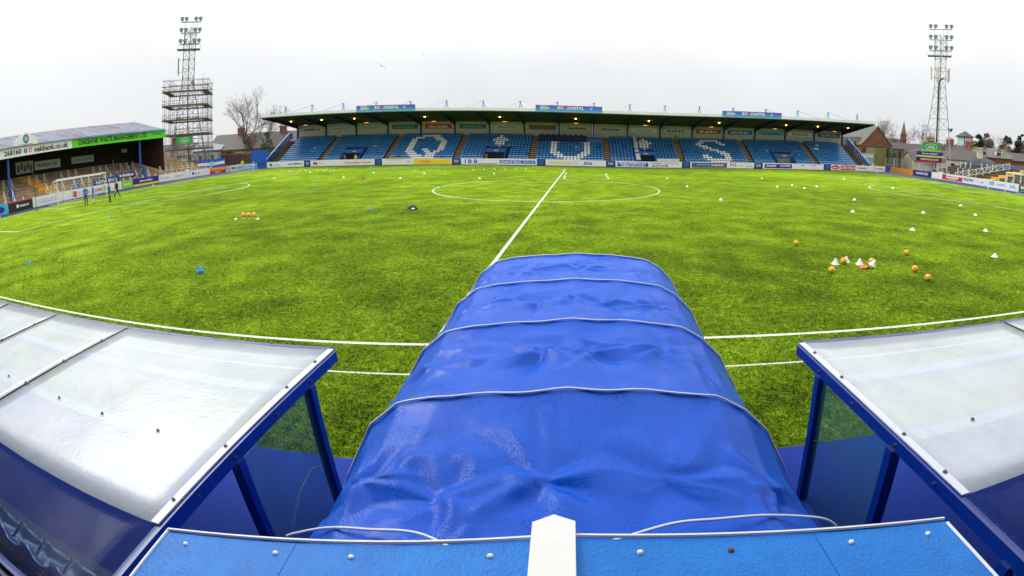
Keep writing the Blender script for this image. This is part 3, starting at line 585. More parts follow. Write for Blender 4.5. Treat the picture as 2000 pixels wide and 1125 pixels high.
# boards along the right end (read from the pitch, left to right = far to near)
RA, RB = Vector((59.3, 67.0)), Vector((52.4, 22.0))
def rp(y): return RA+(RB-RA)*((y-RA.y)/(RB.y-RA.y))
def rb(label, y0, y1, base, items=(), z=.12, h=.95): return board(label, rp(y0), rp(y1), z, h, base, items)
g = thing('pitch_gate', 'blue gate in the right corner beside the orange board', 'gate', (59.6, 69.8, 0), 'low blue gates along the stand')
MB().slab((59.05, 70.0), (59.62, 69.35), (-.75, -.66), .06, .05, 1.0).build('panel', BLUE, g); MB().slab((59.08, 69.92), (59.56, 69.38), (-.75, -.66), .03, .8, .92).build('rail', NAVY, g)
rb('plain orange board beside the right corner', 69.2, 61.1, P_ORANGE, [(T, .2, .8, .3, .6, '#15', P_GOLD)])
rb('navy board lettered BARBOURS in white', 61.0, 55.3, P_NAVY, [(T, .18, .82, .32, .72, 'BARBOURS', WHITE)])
rb('plain white board right of the navy BARBOURS board', 55.2, 53.5, WHITE)
rb('tall narrow white board left of the red and white board', 53.4, 52.2, WHITE, h=1.15)
rb('white board with red ends and red crest at the right side', 52.1, 46.9, WHITE, [(R, 0, .2, .1, .9, P_RED), (R, .8, 1, .1, .75, P_RED), (R, .2, .8, .08, .34, P_RED), (T, .25, .75, .55, .8, '#8', P_RED), (T, .3, .7, .13, .3, '#6', P_YEL)])
rb('white board lettered WILSONS in grey', 46.8, 41.4, WHITE, [(T, .03, .47, .35, .8, 'WILSONS', P_GREY), (T, .5, .7, .5, .75, '#3', P_LBLUE), (T, .78, .92, .35, .6, '#3', P_TEXTG)])
rb('white board with two blue word marks by the right goal', 41.3, 34.7, WHITE, [(T, .1, .27, .35, .85, '#3', P_CYAN), (T, .34, .6, .42, .75, '#9', P_LBLUE), (T, .74, .92, .35, .85, '#3', P_CYAN)])
rb('black board at the right edge of the picture', 34.6, 28.0, BLACK, [(T, .05, .4, .45, .85, 'BOY', WHITE), (T, .05, .35, .12, .32, '#5', P_LIME)])

# ---------------------------------------------------------------- terraces
def terrace(o, A, B, n_out, steps, depth, rise, off, m, z00=.25):
    """steps running from A to B, climbing outward"""
    n_out = Vector(n_out)
    for i in range(steps):
        a0, b0 = A+n_out*(off+i*depth), B+n_out*(off+i*depth); a1, b1 = A+n_out*(off+(i+1)*depth-.004), B+n_out*(off+(i+1)*depth-.004)
        z = z00+i*rise
        MB().hexa([(a0.x, a0.y, 0), (b0.x, b0.y, 0), (b1.x, b1.y, 0), (a1.x, a1.y, 0), (a0.x, a0.y, z), (b0.x, b0.y, z), (b1.x, b1.y, z), (a1.x, a1.y, z)]).build('terrace_step', m, o)
TL = thing('covered_terrace', 'old covered terrace with rusty roof and green fascia behind the left goal', 'grandstand', (-60, 30, 0))
lo_ = -LN                                     # outward
STEPL = mat('timber_brown_terrace', (.40, .29, .17), .8, var=.55, vscale=.9, bump=.4, bscale=6)
terrace(TL, lp(4), lp(62.5), lo_, 9, 1.35, .36, 1.2, STEPL)
def tl_pt(y, off, z=None):
    p = lp(y)+lo_*off; i = max(0, min(8, int((off-1.2)/1.35))); return Vector((p.x, p.y, (.25+i*.36) if z is None else z))
# yellow gangways
for i in (3,):
    z0_, z1_ = Vector((0, 0, .25+i*.36)), Vector((0, 0, .25+i*.36+.012)); p, q, p2, q2 = tl_pt(6, 1.2+1.35*i+.05, 0), tl_pt(62, 1.2+1.35*i+.05, 0), tl_pt(6, 1.2+1.35*i+1.2, 0), tl_pt(62, 1.2+1.35*i+1.2, 0)
    MB().hexa([p+z0_, q+z0_, q2+z0_, p2+z0_, p+z1_, q+z1_, q2+z1_, p2+z1_]).build('yellow_gangway', YEL, TL)
ys_ = MB()
for i in range(9):
    zt_ = .25+i*.36; a, b = tl_pt(27.4, 1.2+1.35*i-.015, 0), tl_pt(29.8, 1.2+1.35*i-.015, 0); c, d = tl_pt(29.8, 1.2+1.35*i+1.33, 0), tl_pt(27.4, 1.2+1.35*i+1.33, 0); z0_ = Vector((0, 0, max(.02, zt_-.355))); z1_ = Vector((0, 0, zt_+.016))
    MB().hexa([a+z0_, b+z0_, c+z0_, d+z0_, a+z1_, b+z1_, c+z1_, d+z1_]).build('yellow_stair', YEL, TL)
# shed: columns, fascia, roof, back and end walls
def fl(y): return Vector((-57.4-(y-8)*.03, y, 0))               # fascia line
FZ = lambda y: 5.25+(y-20)*.030
YE = 50.6
for y in (9.5, 21.8, 45.4):
    p = fl(y); c = MB().tube([(p.x-.6, y, .9), (p.x-.6, y, FZ(y)+.2)], .17, 10).build('column', BLUE, TL)
a, b = fl(4), fl(YE)
yj = 32.0; c = fl(yj)
MB().slab(a, c, (1, 0), .12, FZ(4), FZ(4)+.95, (FZ(yj), FZ(yj)+1.0)).build('white_fascia', WHITE, TL)
gf = MB().slab(c, b, (1, 0), .12, FZ(yj), FZ(yj)+1.0, (FZ(YE)-.05, FZ(YE)+1.15)).build('green_fascia', pm('bright_green', (.10, .62, .02)), TL)
MB().slab(a+Vector((.02, 0, 0)), b+Vector((.02, 0, 0)), (1, 0), .12, FZ(4)+.96, FZ(4)+1.04, (FZ(YE)+1.16, FZ(YE)+1.24)).build('fascia_trim', P_CYAN, TL)
upf = Vector((0, 0, 1)); xf = Vector((b.x-c.x, b.y-c.y, (FZ(YE)-FZ(yj))+.05)).normalized()
def ft(s, y, w, h, m, dz=.5):
    p = fl(y); text(s, (p.x+.02, y, FZ(y)+dz), xf, w, h, m, TL)
ft('OAKBANK WASTE MANAGEMENT LTD', 39.8, 13.4, .64, BLACK, .55); ft('OAKBANK', 48.6, 2.2, .36, P_GREEN, .62)
ft('oakbank.co.uk', 28.5, 5.7, .60, BLACK); ft('268160', 22.3, 2.7, .52, BLACK)
for y, m_ in ((24.3, P_BLUE), (25.05, P_PINK)):
    p = fl(y); MB().prism([(p.x+.004, p.y+.27*math.cos(t_), FZ(y)+.48+.27*math.sin(t_)) for t_ in [2*math.pi*i/20 for i in range(20)]], (.012, 0, 0)).build('fascia_emblem', m_, TL)
p = fl(24.3); text('f', (p.x+.03, p.y, FZ(24.3)+.48), (0, 1, 0), .16, .36, WHITE, TL)
p = fl(25.05); MB().box(p.x+.017, p.x+.022, p.y-.12, p.y+.12, FZ(25)+.36, FZ(25)+.60).build('fascia_emblem', WHITE, TL)
# roof in long corrugated sheets
nS = 46; y0, y1 = 4, YE+.15
RB_ = [(4, -66.0, 7.05), (YE+.5, -66.4, 8.75)]
for i in range(nS):
    ya, yb = y0+(y1-y0)*i/nS, y0+(y1-y0)*(i+1)/nS
    q = MB(); kk = 4; vs = []
    for j in range(kk+1):
        y = ya+(yb-ya)*j/kk*.995; t = (y-4)/(YE-3.5); f0 = fl(y); xr = -66.0-.4*t; zr = 7.15+1.85*t; hz = .03 if j % 2 else 0
        vs += [(f0.x+.25, y, FZ(y)+1.02+hz), (xr, y, zr+hz), (f0.x+.25, y, FZ(y)+.98+hz), (xr, y, zr-.04+hz)]
    fs = []
    for j in range(kk): n4 = 4*j; fs += [(n4, n4+4, n4+5, n4+1), (n4+3, n4+7, n4+6, n4+2), (n4, n4+2, n4+6, n4+4), (n4+1, n4+5, n4+7, n4+3)]
    q.add(vs, fs).build('roof_sheet', RUST, TL)
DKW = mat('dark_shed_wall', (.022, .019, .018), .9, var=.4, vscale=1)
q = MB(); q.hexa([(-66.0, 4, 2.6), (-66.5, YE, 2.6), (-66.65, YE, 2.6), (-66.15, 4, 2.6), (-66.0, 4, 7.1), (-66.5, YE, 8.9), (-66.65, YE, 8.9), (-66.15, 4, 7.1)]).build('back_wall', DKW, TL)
e_ = fl(YE)
MB().prism([(e_.x-.2, YE-.4, 1.4), (-66.5, YE-.4, 3.0), (-66.5, YE-.4, 8.55), (e_.x-.2, YE-.4, FZ(YE)+.9)], (0, .12, 0)).build('end_wall', mat('maroon_cladding', (.05, .018, .016), .8, var=.3), TL)
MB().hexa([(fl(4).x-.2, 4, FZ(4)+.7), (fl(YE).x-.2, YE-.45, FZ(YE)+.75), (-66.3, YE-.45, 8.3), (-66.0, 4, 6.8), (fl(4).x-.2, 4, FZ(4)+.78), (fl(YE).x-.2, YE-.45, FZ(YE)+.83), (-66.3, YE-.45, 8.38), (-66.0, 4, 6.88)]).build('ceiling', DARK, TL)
# signs on the back wall
def bsign(ya, yb, za, zb, m_, s, tm, h=.4):
    xx = -66.0-.5*((ya+yb)/2-4)/46.6+.05
    p = MB().box(xx, xx+.06, ya, yb, za, zb).build('wall_sign', m_, TL); 
    if s: text(s, (xx+.07, (ya+yb)/2, (za+zb)/2), (0, 1, 0), (yb-ya)*.8, h, tm, p)
bsign(26.9, 30.0, 3.5, 4.9, P_LGREY, None, None)
for k_ in range(5): 
    xx = -66.22; MB().box(xx+.07, xx+.075, 27.15+k_*.55, 27.55+k_*.55, 3.7+.25*(k_ % 2), 4.45+.2*(k_ % 2)).build('wall_sign_figure', P_GREY, TL)
bsign(30.3, 35.0, 3.65, 4.7, WHITE, 'FRANKLIN STEEL', P_BLUE, .42); bsign(37.2, 41.6, 3.8, 4.7, P_LGREY, '#12', P_TEXTG, .3); bsign(47.6, 48.8, 4.6, 5.1, P_LGREY, None, None)
# white gable sign with crest
gs = thing('gable_sign', 'white gable-shaped sign with round club crest on the rusty roof', 'sign', (fl(24.3).x, 24.3, 6.2))
p = fl(24.3); zb = FZ(24.3)+1.05
MB().prism([(p.x+.1, 22.5, zb), (p.x+.1, 26.2, zb+.06), (p.x+.1, 26.2, zb+.62), (p.x+.1, 24.35, zb+1.42), (p.x+.1, 22.5, zb+.5)], (-.12, 0, 0)).build('panel', WHITE, gs)
for rr, m_, dx in ((.46, P_NAVY, .104), (.34, P_CYAN, .112), (.2, P_GOLD, .12)):
    MB().prism([(p.x+dx, 24.35+rr*math.cos(t_), zb+.68+rr*math.sin(t_)) for t_ in [2*math.pi*i/20 for i in range(20)]], (.006, 0, 0)).build('crest', m_, gs)
text('#8', (p.x+.12, 24.35, zb+.14), (0, 1, .01), 2.2, .13, P_TEXTG, gs)
for y in (21.8, 45.4):
    p = fl(y); bx = thing('blue_bin', 'blue barrel at the foot of the %s shed column' % ('near left' if y < 30 else 'far'), 'barrel', (p.x+.1, y, tl_pt(y, 4.8).z))
    MB().lathe([(.34, 0), (.38, .1), (.38, .85), (.33, .95)], (p.x+.1, y+.1, tl_pt(y, 4.8).z), 14).build('drum', BLUE, bx); MB().lathe([(.36, .95), (.37, 1.02)], (p.x+.1, y+.1, tl_pt(y, 4.8).z), 14).build('lid', NAVY, bx)
# crush barriers
STAN = MB(); STAN.bar((0, 0, 0), (0, 0, 1.12), .10, .07, (1, 0, 0)); STAN.bar((.62, 0, .02), (.05, 0, 1.05), .07, .07); STAN = STAN.mesh('stanchion', DWHITE)
STAN2 = MB(); STAN2.bar((0, 0, 0), (0, 0, 1.15), .13, .11, (1, 0, 0)); STAN2.bar((.06, 0, .08), (.06, 0, .2), .2, .12); STAN2 = STAN2.mesh('stanchion', DWHITE)
RAILM = mat('barrier_blue_rail', (.06, .13, .22), .5, var=.4)
def barrier(name, label, pts, rzs, group, me=STAN):
    b = thing(name, label, 'barrier', pts[len(pts)//2], group)
    for p in pts: inst('stanchion', me, p, b, rzs)
    a, c = Vector(pts[0]), Vector(pts[-1]); d = (c-a).normalized()*.35
    MB().tube([a-d+Vector((0, 0, 1.06)), c+d+Vector((0, 0, 1.06))], .045, 6).build('rail', RAILM, b)
rzL = math.atan2(LN.y, LN.x)
lowL = [(16.2, 3), (20.6, 3), (26.9, 2), (30.4, 2), (34.2, 3), (39.3, 3), (44.6, 3), (49.6, 3), (54.6, 3), (59, 2)]
midL = [(15.0, 3), (20.6, 3), (28.8, 3), (33.6, 3), (39.2, 3), (45.6, 3), (51.2, 3), (56.6, 3)]
hiL = [(18.0, 3), (22.9, 3), (28.6, 3), (34.4, 3), (40.6, 3), (46.4, 3)]
for nm, lst, off in (('front', lowL, 2.1), ('middle', midL, 4.7+1.35*0), ('back', hiL, 8.8)):
    for i, (y, n) in enumerate(lst):
        barrier('crush_barrier', 'white-legged crush barrier in the %s row of the left terrace, %s from the left' % (nm, ORD[i]), [tuple(tl_pt(y+(j-(n-1)/2)*1.35, off)) for j in range(n)], rzL, 'crush barriers on the left terrace')
# supporters' banners draped over the front barriers
def cloth(name, label, A, B, h, m_, s=None, tm=None, cat='banner', sag=.12):
    A, B = Vector(A), Vector(B); q = MB(); n = 14; vs = []; fs = []; t = (B-A); nn = Vector((t.y, -t.x, 0)).normalized()
    for i in range(n+1):
        u = i/n; p = A+t*u; p.z -= sag*math.sin(math.pi*u)+.03*math.sin(u*17)
        w_ = nn*(.05*math.sin(u*13)+.04)
        vs += [p+w_*.3, p-Vector((0, 0, h*.5))+w_, p-Vector((0, 0, h))+w_*1.6]
    for i in range(n): 
        for j in range(2): fs.append((3*i+j, 3*i+3+j, 3*i+4+j, 3*i+1+j))
    q.smooth = True; q.add(vs, fs); q2 = q.build(name, m_, None, origin=tuple((A+B)/2)); tag(q2, label, cat)
    md = q2.modifiers.new('thickness', 'SOLIDIFY'); md.thickness = .02
    if s: text(s, (A+B)/2+nn*.13-Vector((0, 0, h*.5+sag*.6)), tuple(t), t.length*.8, h*.42, tm, q2)
    return q2
NB = mat('navy_cloth', (.02, .035, .19), .85, var=.3, vscale=2)
cloth('cloth_banner', 'navy banner with white letters hung on the left terrace, nearer the goal', tl_pt(33.4, 1.9, 1.75), tl_pt(38.4, 2.0, 1.85), .85, NB, 'NITH END', WHITE)
cloth('cloth_banner', 'navy banner hung higher on the left terrace behind the first one', tl_pt(39.0, 3.4, 2.0), tl_pt(43.2, 3.6, 2.0), .8, NB, '#10', WHITE, sag=.02)
fg = thing('flag', 'blue and white striped flag with round badge by the floodlight tower', 'flag', (-62, 64, .4))
for k_, m_ in enumerate((P_BLUE, WHITE, P_BLUE)):
    q = MB(); A, B = Vector((-61.5, 61.0, 0)), Vector((-59.4, 66.0, 0)); n = 12; vs = []
    for i in range(n+1):
        u = i/n; p = A+(B-A)*u; zz = 2.15-k_*.5+.05*math.sin(u*9)+.15*u; o_ = .06*math.sin(u*11)
        vs += [(p.x+o_, p.y, zz), (p.x+o_, p.y, zz-.5), (p.x+o_-.02, p.y, zz-.5), (p.x+o_-.02, p.y, zz)]
    fs = []
    for i in range(n):
        for j in range(4): fs.append((4*i+j, 4*i+4+j, 4*i+4+(j+1) % 4, 4*i+(j+1) % 4))
    q.add(vs, fs).build('stripe', m_, fg)
mid_ = Vector((-60.35, 63.5, 0)); dd_ = Vector((2.1, 5, 0)).normalized(); nn_ = Vector((dd_.y, -dd_.x, 0))
MB().prism([tuple(mid_+nn_*.1+dd_*(.42*math.cos(t_))+Vector((0, 0, 1.48+.42*math.sin(t_)))) for t_ in [2*math.pi*i/18 for i in range(18)]], tuple(nn_*.02)).build('badge', P_LBLUE, fg)
for A_ in ((-61.5, 61.0), (-59.4, 66.0)): MB().tube([(A_[0]-.05, A_[1], 0), (A_[0]-.05, A_[1], 2.4)], .035, 6).build('pole', STEEL, fg)

# right open terrace
TR = thing('open_terrace', 'open mossy terrace of dark steps behind the right goal', 'terrace', (62, 45, 0))
ro = Vector((-(RB-RA).normalized().y, (RB-RA).normalized().x)); 
ro = ro if ro.x > 0 else -ro
STEPR = mat('mossy_terrace', (.085, .062, .035), .9, var=.65, vscale=.9, bump=.5, bscale=5, c2=(.045, .05, .018))
terrace(TR, rp(20), rp(63.5), ro, 8, 1.4, .34, 1.3, STEPR, .2)
def tr_pt(y, off, z=None):
    p = rp(y)+ro*off; i = max(0, min(7, int((off-1.3)/1.4))); return Vector((p.x, p.y, (.2+i*.34) if z is None else z))
for i in range(8):
    zt_ = .2+i*.34; a, b = tr_pt(47.2, 1.3+1.4*i-.015, 0), tr_pt(45.2, 1.3+1.4*i-.015, 0); c, d = tr_pt(45.2, 1.3+1.4*i+1.38, 0), tr_pt(47.2, 1.3+1.4*i+1.38, 0); z0_ = Vector((0, 0, max(.02, zt_-.335))); z1_ = Vector((0, 0, zt_+.016))
    MB().hexa([a+z0_, b+z0_, c+z0_, d+z0_, a+z1_, b+z1_, c+z1_, d+z1_]).build('yellow_stair', YEL, TR)
a, b = tr_pt(20, 12.7), tr_pt(63.5, 12.7)
MB().slab((a.x, a.y), (b.x, b.y), (-1, 0), .12, 2.2, 3.2).build('rear_wall', mat('blue_grey_wall', (.10, .16, .26), .7, var=.4, vscale=1), TR)
for nm, lst, off in (('front', [(27.5, 3), (33.5, 3), (39.8, 3), (55.0, 3), (61.0, 2)], 2.1), ('middle', [(25.2, 3), (31.0, 3), (36.6, 3), (41.8, 3), (54.2, 3), (60.4, 3)], 5.3), ('back', [(29.0, 3), (35.2, 3), (41.0, 3), (53.6, 3), (59.6, 3)], 9.6)):
    for i, (y, n) in enumerate(reversed(lst)):
        barrier('crush_barrier', 'white-posted crush barrier in the %s row of the right terrace, %s from the left' % (nm, ORD[i]), [tuple(tr_pt(y+(j-(n-1)/2)*1.45, off)) for j in range(n)], math.atan2(-ro.y, -ro.x), 'crush barriers on the right terrace', STAN if (i < 2 and nm == 'front') else STAN2)
lr = thing('handrail', 'white lattice handrail climbing the right terrace beside the yellow stair', 'handrail', tuple(tr_pt(45.2, 6)))
p, q = tr_pt(51.0, 1.6), tr_pt(49.6, 11.0)
for dz in (.35, 1.15): MB().bar(p+Vector((0, 0, dz)), q+Vector((0, 0, dz)), .09).build('rail', DWHITE, lr)
for i in range(9):
    a = p.lerp(q, i/8); MB().bar(a+Vector((0, 0, -.05)), a+Vector((0, 0, 1.2)), .1).build('post', DWHITE, lr)
    if i < 8:
        b = p.lerp(q, (i+1)/8); MB().bar(a+Vector((0, 0, .35)), b+Vector((0, 0, 1.15)), .06).build('brace', DWHITE, lr)

# ---------------------------------------------------------------- goals, corner flags, netting poles
def goal(label, x, s, y):
    g = thing('goal', label, 'goal', (x, y, 0), None); r = .05
    for yy in (y-3.66, y+3.66):
        MB().tube([(x, yy, 0), (x, yy, 2.44)], r, 10).build('post', DWHITE, g)
        MB().tube([(x-s*.06, yy, 2.42), (x-s*1.1, yy, 2.3), (x-s*2.1, yy, .05)], .025, 6).build('stanchion', WHITE, g)
    MB().tube([(x, y-3.72, 2.44), (x, y+3.72, 2.44)], r, 10).build('crossbar', WHITE, g)
    MB().tube([(x-s*2.1, y-3.66, .05), (x-s*2.1, y+3.66, .05)], .03, 6).build('ground_bar', WHITE, g)
    n = MB(); prof = [(x-s*.05, 2.4), (x-s*1.1, 2.28), (x-s*2.1, .05)]
    for i in range(25):
        yy = y-3.6+.3*i; n.tube([(a, yy, b) for a, b in prof], .006, 3, cap=False)
    for u in [k_/16 for k_ in range(1, 16)]:
        t = u*2; a = prof[int(t)]; b = prof[int(t)+1]; f = t-int(t); xx = a[0]+(b[0]-a[0])*f; zz = a[1]+(b[1]-a[1])*f; n.tube([(xx, y-3.66, zz), (xx, y+3.66, zz)], .006, 3, cap=False)
    for yy in (y-3.66, y+3.66):
        for k_ in range(1, 7): n.tube([(x, yy, 2.4*k_/7), (x-s*(1.1+1.0*(1-k_/7)), yy, 2.3*k_/7)], .006, 3, cap=False)
    n = n.build('net', mat('net_cord', (.7, .7, .68), .9), g); n['kind'] = 'stuff'
    return g
goal('white goal with net in front of the covered left terrace', HL, 1, 27.6); goal('white goal at the right edge before the open terrace', HR, -1, W_/2-.2)
for i, (x, y, h, lab) in enumerate(((-49.2, 20.6, 3.7, 'tall green netting pole left of the left goal'), (-49.5, 32.6, 3.7, 'tall green netting pole right of the left goal'))):
    o = thing('netting_pole', lab, 'pole', (x, y, 0)); MB().tube([(x, y, 0), (x-.1, y, h)], .04, 8).build('shaft', mat('dark_green_pole', (.01, .075, .035), .5), o); MB().tube([(x, y, 0), (x, y, .1)], .14, 8).build('base', P_GREEN, o)
o = thing('corner_flag', 'orange corner flag at the far right corner', 'flag', (HR, W_, 0)); MB().tube([(HR, W_, 0), (HR, W_, 1.6)], .02, 6).build('pole', WHITE, o)
MB().prism([(HR, W_, 1.58), (HR-.35, W_-.05, 1.45), (HR, W_, 1.25)], (0, .012, 0)).build('cloth', P_ORANGE, o)
o = thing('corner_flag', 'orange corner flag at the far left corner', 'flag', (HL, W_, 0)); MB().tube([(HL, W_, 0), (HL, W_, 1.6)], .02, 6).build('pole', WHITE, o)
MB().prism([(HL, W_, 1.58), (HL+.35, W_-.05, 1.45), (HL, W_, 1.25)], (0, .012, 0)).build('cloth', P_ORANGE, o)
# ---------------------------------------------------------------- floodlight towers
FLH = MB(); FLH.lathe([(.12, 0), (.30, .10), (.42, .34), (.44, .40), (.40, .41)], (0, 0, 0), 12); FLH.bar((0, 0, -.35), (0, 0, .05), .1); FLH.bar((-.3, 0, -.3), (.3, 0, -.3), .08)
FLMESH = FLH.mesh('floodlight', mat('lamp_housing', (.10, .14, .14), .4, .4))
def lattice(name, label, base, bw, tw, h, legm, bays, kmid=.34):
    t = thing(name, label, 'floodlight tower', base); bx, by, _ = base
    def half(z):
        u = z/h; return bw/2+(tw-bw)/2*min(1, u/.62) if u < .62 else tw/2
    cs = ((-1, -1), (1, -1), (1, 1), (-1, 1))
    P = lambda c, z: Vector((bx+c[0]*half(z), by+c[1]*half(z), z))
    zs = [h*(1-(1-i/bays)**1.15) for i in range(bays+1)]
    for c in cs: MB().tube([P(c, z) for z in zs], .11, 5, .07).build('leg', legm, t)
    br = MB()
    for i in range(bays):
        for j in range(4):
            a, b = cs[j], cs[(j+1) % 4]
            br.tube([P(a, zs[i]), P(b, zs[i+1])] if i % 2 else [P(b, zs[i]), P(a, zs[i+1])], .045, 4, cap=False); br.tube([P(a, zs[i+1]), P(b, zs[i+1])], .04, 4, cap=False)
    br.build('bracing', legm, t)['kind'] = 'stuff'
    return t, P
GALV = mat('painted_galvanised', (.42, .44, .44), .45, .3); DGREY = mat('weathered_tower_steel', (.16, .19, .20), .5, .4)
def head(t, c, d, z0, m_, dz=2.15, w=4.2):
    d = Vector((*d, 0)).normalized(); n = Vector((d.y, -d.x, 0)); c = Vector((*c, 0))
    for k in range(3):
        z = z0+k*dz
        MB().bar(c-d*w/2+n*.6+Vector((0, 0, z)), c+d*w/2+n*.6+Vector((0, 0, z)), .16).build('lamp_bar', m_, t)
        for u in (-.46, -.24, .24, .46):
            p = c+d*(w*u)+n*.75+Vector((0, 0, z+.45)); o = inst('floodlight', FLMESH, p, t)
            o.rotation_euler = (math.radians(62), 0, math.atan2(n.y, n.x)+math.pi/2)
    for u in (-.3, .1, .3): MB().tube([c+d*(w*u)+n*.55+Vector((0, 0, z0-1)), c+d*(w*u)+n*.55+Vector((0, 0, z0+2*dz+.2))], .05, 4).build('head_upright', m_, t)
    p0 = c+Vector((0, 0, z0-1.0)); MB().bar(p0-d*2.6, p0+d*2.2, 1.7, .14).build('head_platform', m_, t)
    for u in (-2.6, -1.4, 0, 1.2, 2.2): MB().tube([p0+d*u-n*.85, p0+d*u-n*.85+Vector((0, 0, 1.1))], .03, 4).build('guard_post', m_, t)
    MB().tube([p0-d*2.6-n*.85+Vector((0, 0, 1.1)), p0+d*2.2-n*.85+Vector((0, 0, 1.1))], .03, 4).build('guard_rail', m_, t)
# left tower with scaffold
LT = (-74.2, 72.0, 0)
t, P_ = lattice('floodlight_tower', 'grey steel floodlight tower wrapped in scaffolding on the left', LT, 5.6, 1.7, 27.5, DGREY, 15)
head(t, LT[:2], (.78, .62), 24.4, DGREY)
MB().tube([(-76.6, 71.4, 18.6), (-76.7, 71.4, 22.0)], .13, 8).build('aerial', DGREY, t); MB().bar((-76.6, 71.4, 19.2), (-74.5, 72, 19.2), .06).build('aerial_bracket', DGREY, t); MB().bar((-76.6, 71.4, 21.6), (-74.5, 72, 21.6), .06).build('aerial_bracket', DGREY, t)
o = inst('floodlight', FLMESH, (-72.0, 71.2, 16.6), t); o.rotation_euler = (math.radians(60), 0, .4)
scf = thing('scaffolding', 'tube scaffolding with plank decks around the left floodlight tower', 'scaffolding', LT)
SC = mat('scaffold_tube', (.16, .16, .155), .5, .5); PLK = mat('scaffold_planks', (.24, .145, .065), .9, var=.4, vscale=2)
hs = 4.5; ang = math.radians(35); ca, sa = math.cos(ang), math.sin(ang)
def sp(u, v, z): return Vector((LT[0]+.4+u*ca-v*sa, LT[1]-.3+u*sa+v*ca, z))
lev = [1.6, 4.2, 6.9, 9.6, 12.2, 14.8]
gridp = [-1, -.55, -.1, .35, .8, 1]
stand_ = []
for a in gridp:
    for s in (-1, 1):
        stand_ += [(a*hs, s*hs), (s*hs, a*hs), (a*hs*.99, s*(hs-1.3)), (s*(hs-1.3), a*hs*.99)]
for u, v in sorted(set((round(a, 2), round(b, 2)) for a, b in stand_)):
    MB().tube([sp(u, v, 0), sp(u, v, 16.9+random.uniform(-.4, 1.3))], .035, 4, cap=False).build('standard', SC, scf)
lg = MB()
for z in lev+[15.9, 17.0]:
    for dz in ((0, .55, 1.05) if z < 15 else (0,)):
        for s in (-1, 1):
            for r in ((hs, hs-1.3) if dz == 0 else (hs,)):
                lg.tube([sp(-hs-.3, s*r, z+dz), sp(hs+.3, s*r, z+dz)], .035, 4, cap=False); lg.tube([sp(s*r, -hs-.3, z+dz), sp(s*r, hs+.3, z+dz)], .035, 4, cap=False)
for i in range(len(lev)-1):
    for s in (-1, 1): lg.tube([sp(-hs if i % 2 else hs*.1, s*hs, lev[i]), sp(-hs*.1 if i % 2 else hs, s*hs, lev[i+1])], .03, 4, cap=False); lg.tube([sp(s*hs, -hs if i % 2 else 0, lev[i]), sp(s*hs, 0 if i % 2 else hs, lev[i+1])], .03, 4, cap=False)
lg.build('ledger_tubes', SC, scf)['kind'] = 'stuff'
for z in lev:
    for s in (-1, 1):
        for k in range(5):
            r = hs-.1-k*.25
            MB().bar(sp(-hs-.2, s*r, z+.08+.002*k), sp(hs+.2, s*r, z+.08+.002*k), .235, .05).build('plank', PLK, scf)
        for k in range(5):
            r = hs-.1-k*.25; MB().bar(sp(s*r, -hs+1.28, z+.09+.002*k), sp(s*r, hs-1.28, z+.09+.002*k), .235, .05).build('plank', PLK, scf)
        MB().bar(sp(-hs-.15, s*(hs+.02), z+.2), sp(hs+.15, s*(hs+.02), z+.2), .03, .2).build('toe_board', PLK, scf); MB().bar(sp(s*(hs+.02), -hs, z+.2), sp(s*(hs+.02), hs, z+.2), .03, .2).build('toe_board', PLK, scf)
def oval_sign(name, label, c, d, w, h, s, lower=None):
    d = Vector((*d, 0)).normalized(); n = Vector((d.y, -d.x, 0)); c = Vector(c); o = thing(name, label, 'sign', tuple(c))
    MB().slab((c-d*w/2)[:2], (c+d*w/2)[:2], n, .08, c.z-h/2, c.z+h/2).build('panel', P_GREEN, o)
    def ell(rx, rz, m_, k):
        q = c+n*k; MB().prism([tuple(q+d*(rx*math.cos(a))+Vector((0, 0, rz*math.sin(a)))) for a in [2*math.pi*i/28 for i in range(28)]], tuple(n*.006)).build('oval', m_, o)
    ell(w*.30, h*.36, WHITE, .006); ell(w*.275, h*.31, P_GREEN, .016)
    text(s, c+n*.03, d, w*.32, h*.34, WHITE, o)
    if lower: MB().slab((c-d*w/2+n*.008)[:2], (c+d*w/2+n*.008)[:2], n, .006, c.z-h/2, c.z-h*.30).build('lower_band', lower, o)
    ell(w*.06, h*.14, P_YEL, .04) if False else None
    return o
oval_sign('advert_sign', 'green sign with white-edged oval fixed to the scaffolding', (-70.6, 67.2, 5.9), (.95, .30), 3.6, 1.4, 'Arla')
# right tower with phone aerials
RT = (73.2, 72.5, 0)
t, P_ = lattice('floodlight_tower', 'pale steel floodlight tower with phone aerials on the right', RT, 4.6, 1.6, 28.2, GALV, 14)
head(t, RT[:2], (.80, -.60), 25.0, GALV, 2.2, 4.6)
for dx, dy in ((-2.4, 0), (-1.4, -.9), (1.6, -.9), (2.3, .2), (.2, 1.2)):
    MB().box(RT[0]+dx-.13, RT[0]+dx+.13, RT[1]+dy-.1, RT[1]+dy+.1, 18.9, 21.6).build('aerial', mat('aerial_cream', (.62, .58, .46), .6), t)
    for z in (19.4, 21.0): MB().bar((RT[0]+dx, RT[1]+dy, z), (RT[0], RT[1], z-.1), .06).build('aerial_arm', GALV, t)
MB().tube([(RT[0]+.2, RT[1]-.7, 19.4), (RT[0]-1.0, RT[1]-.8, 18.7), (RT[0]-1.25, RT[1]-1.0, 17), (RT[0]-2.1, RT[1]-2.2, 5)], .16, 6).build('cable_tray', BLACK, t)
o = inst('floodlight', FLMESH, (RT[0]+1.6, RT[1]-1.8, 9.2), t); o.rotation_euler = (math.radians(120), 0, .3)
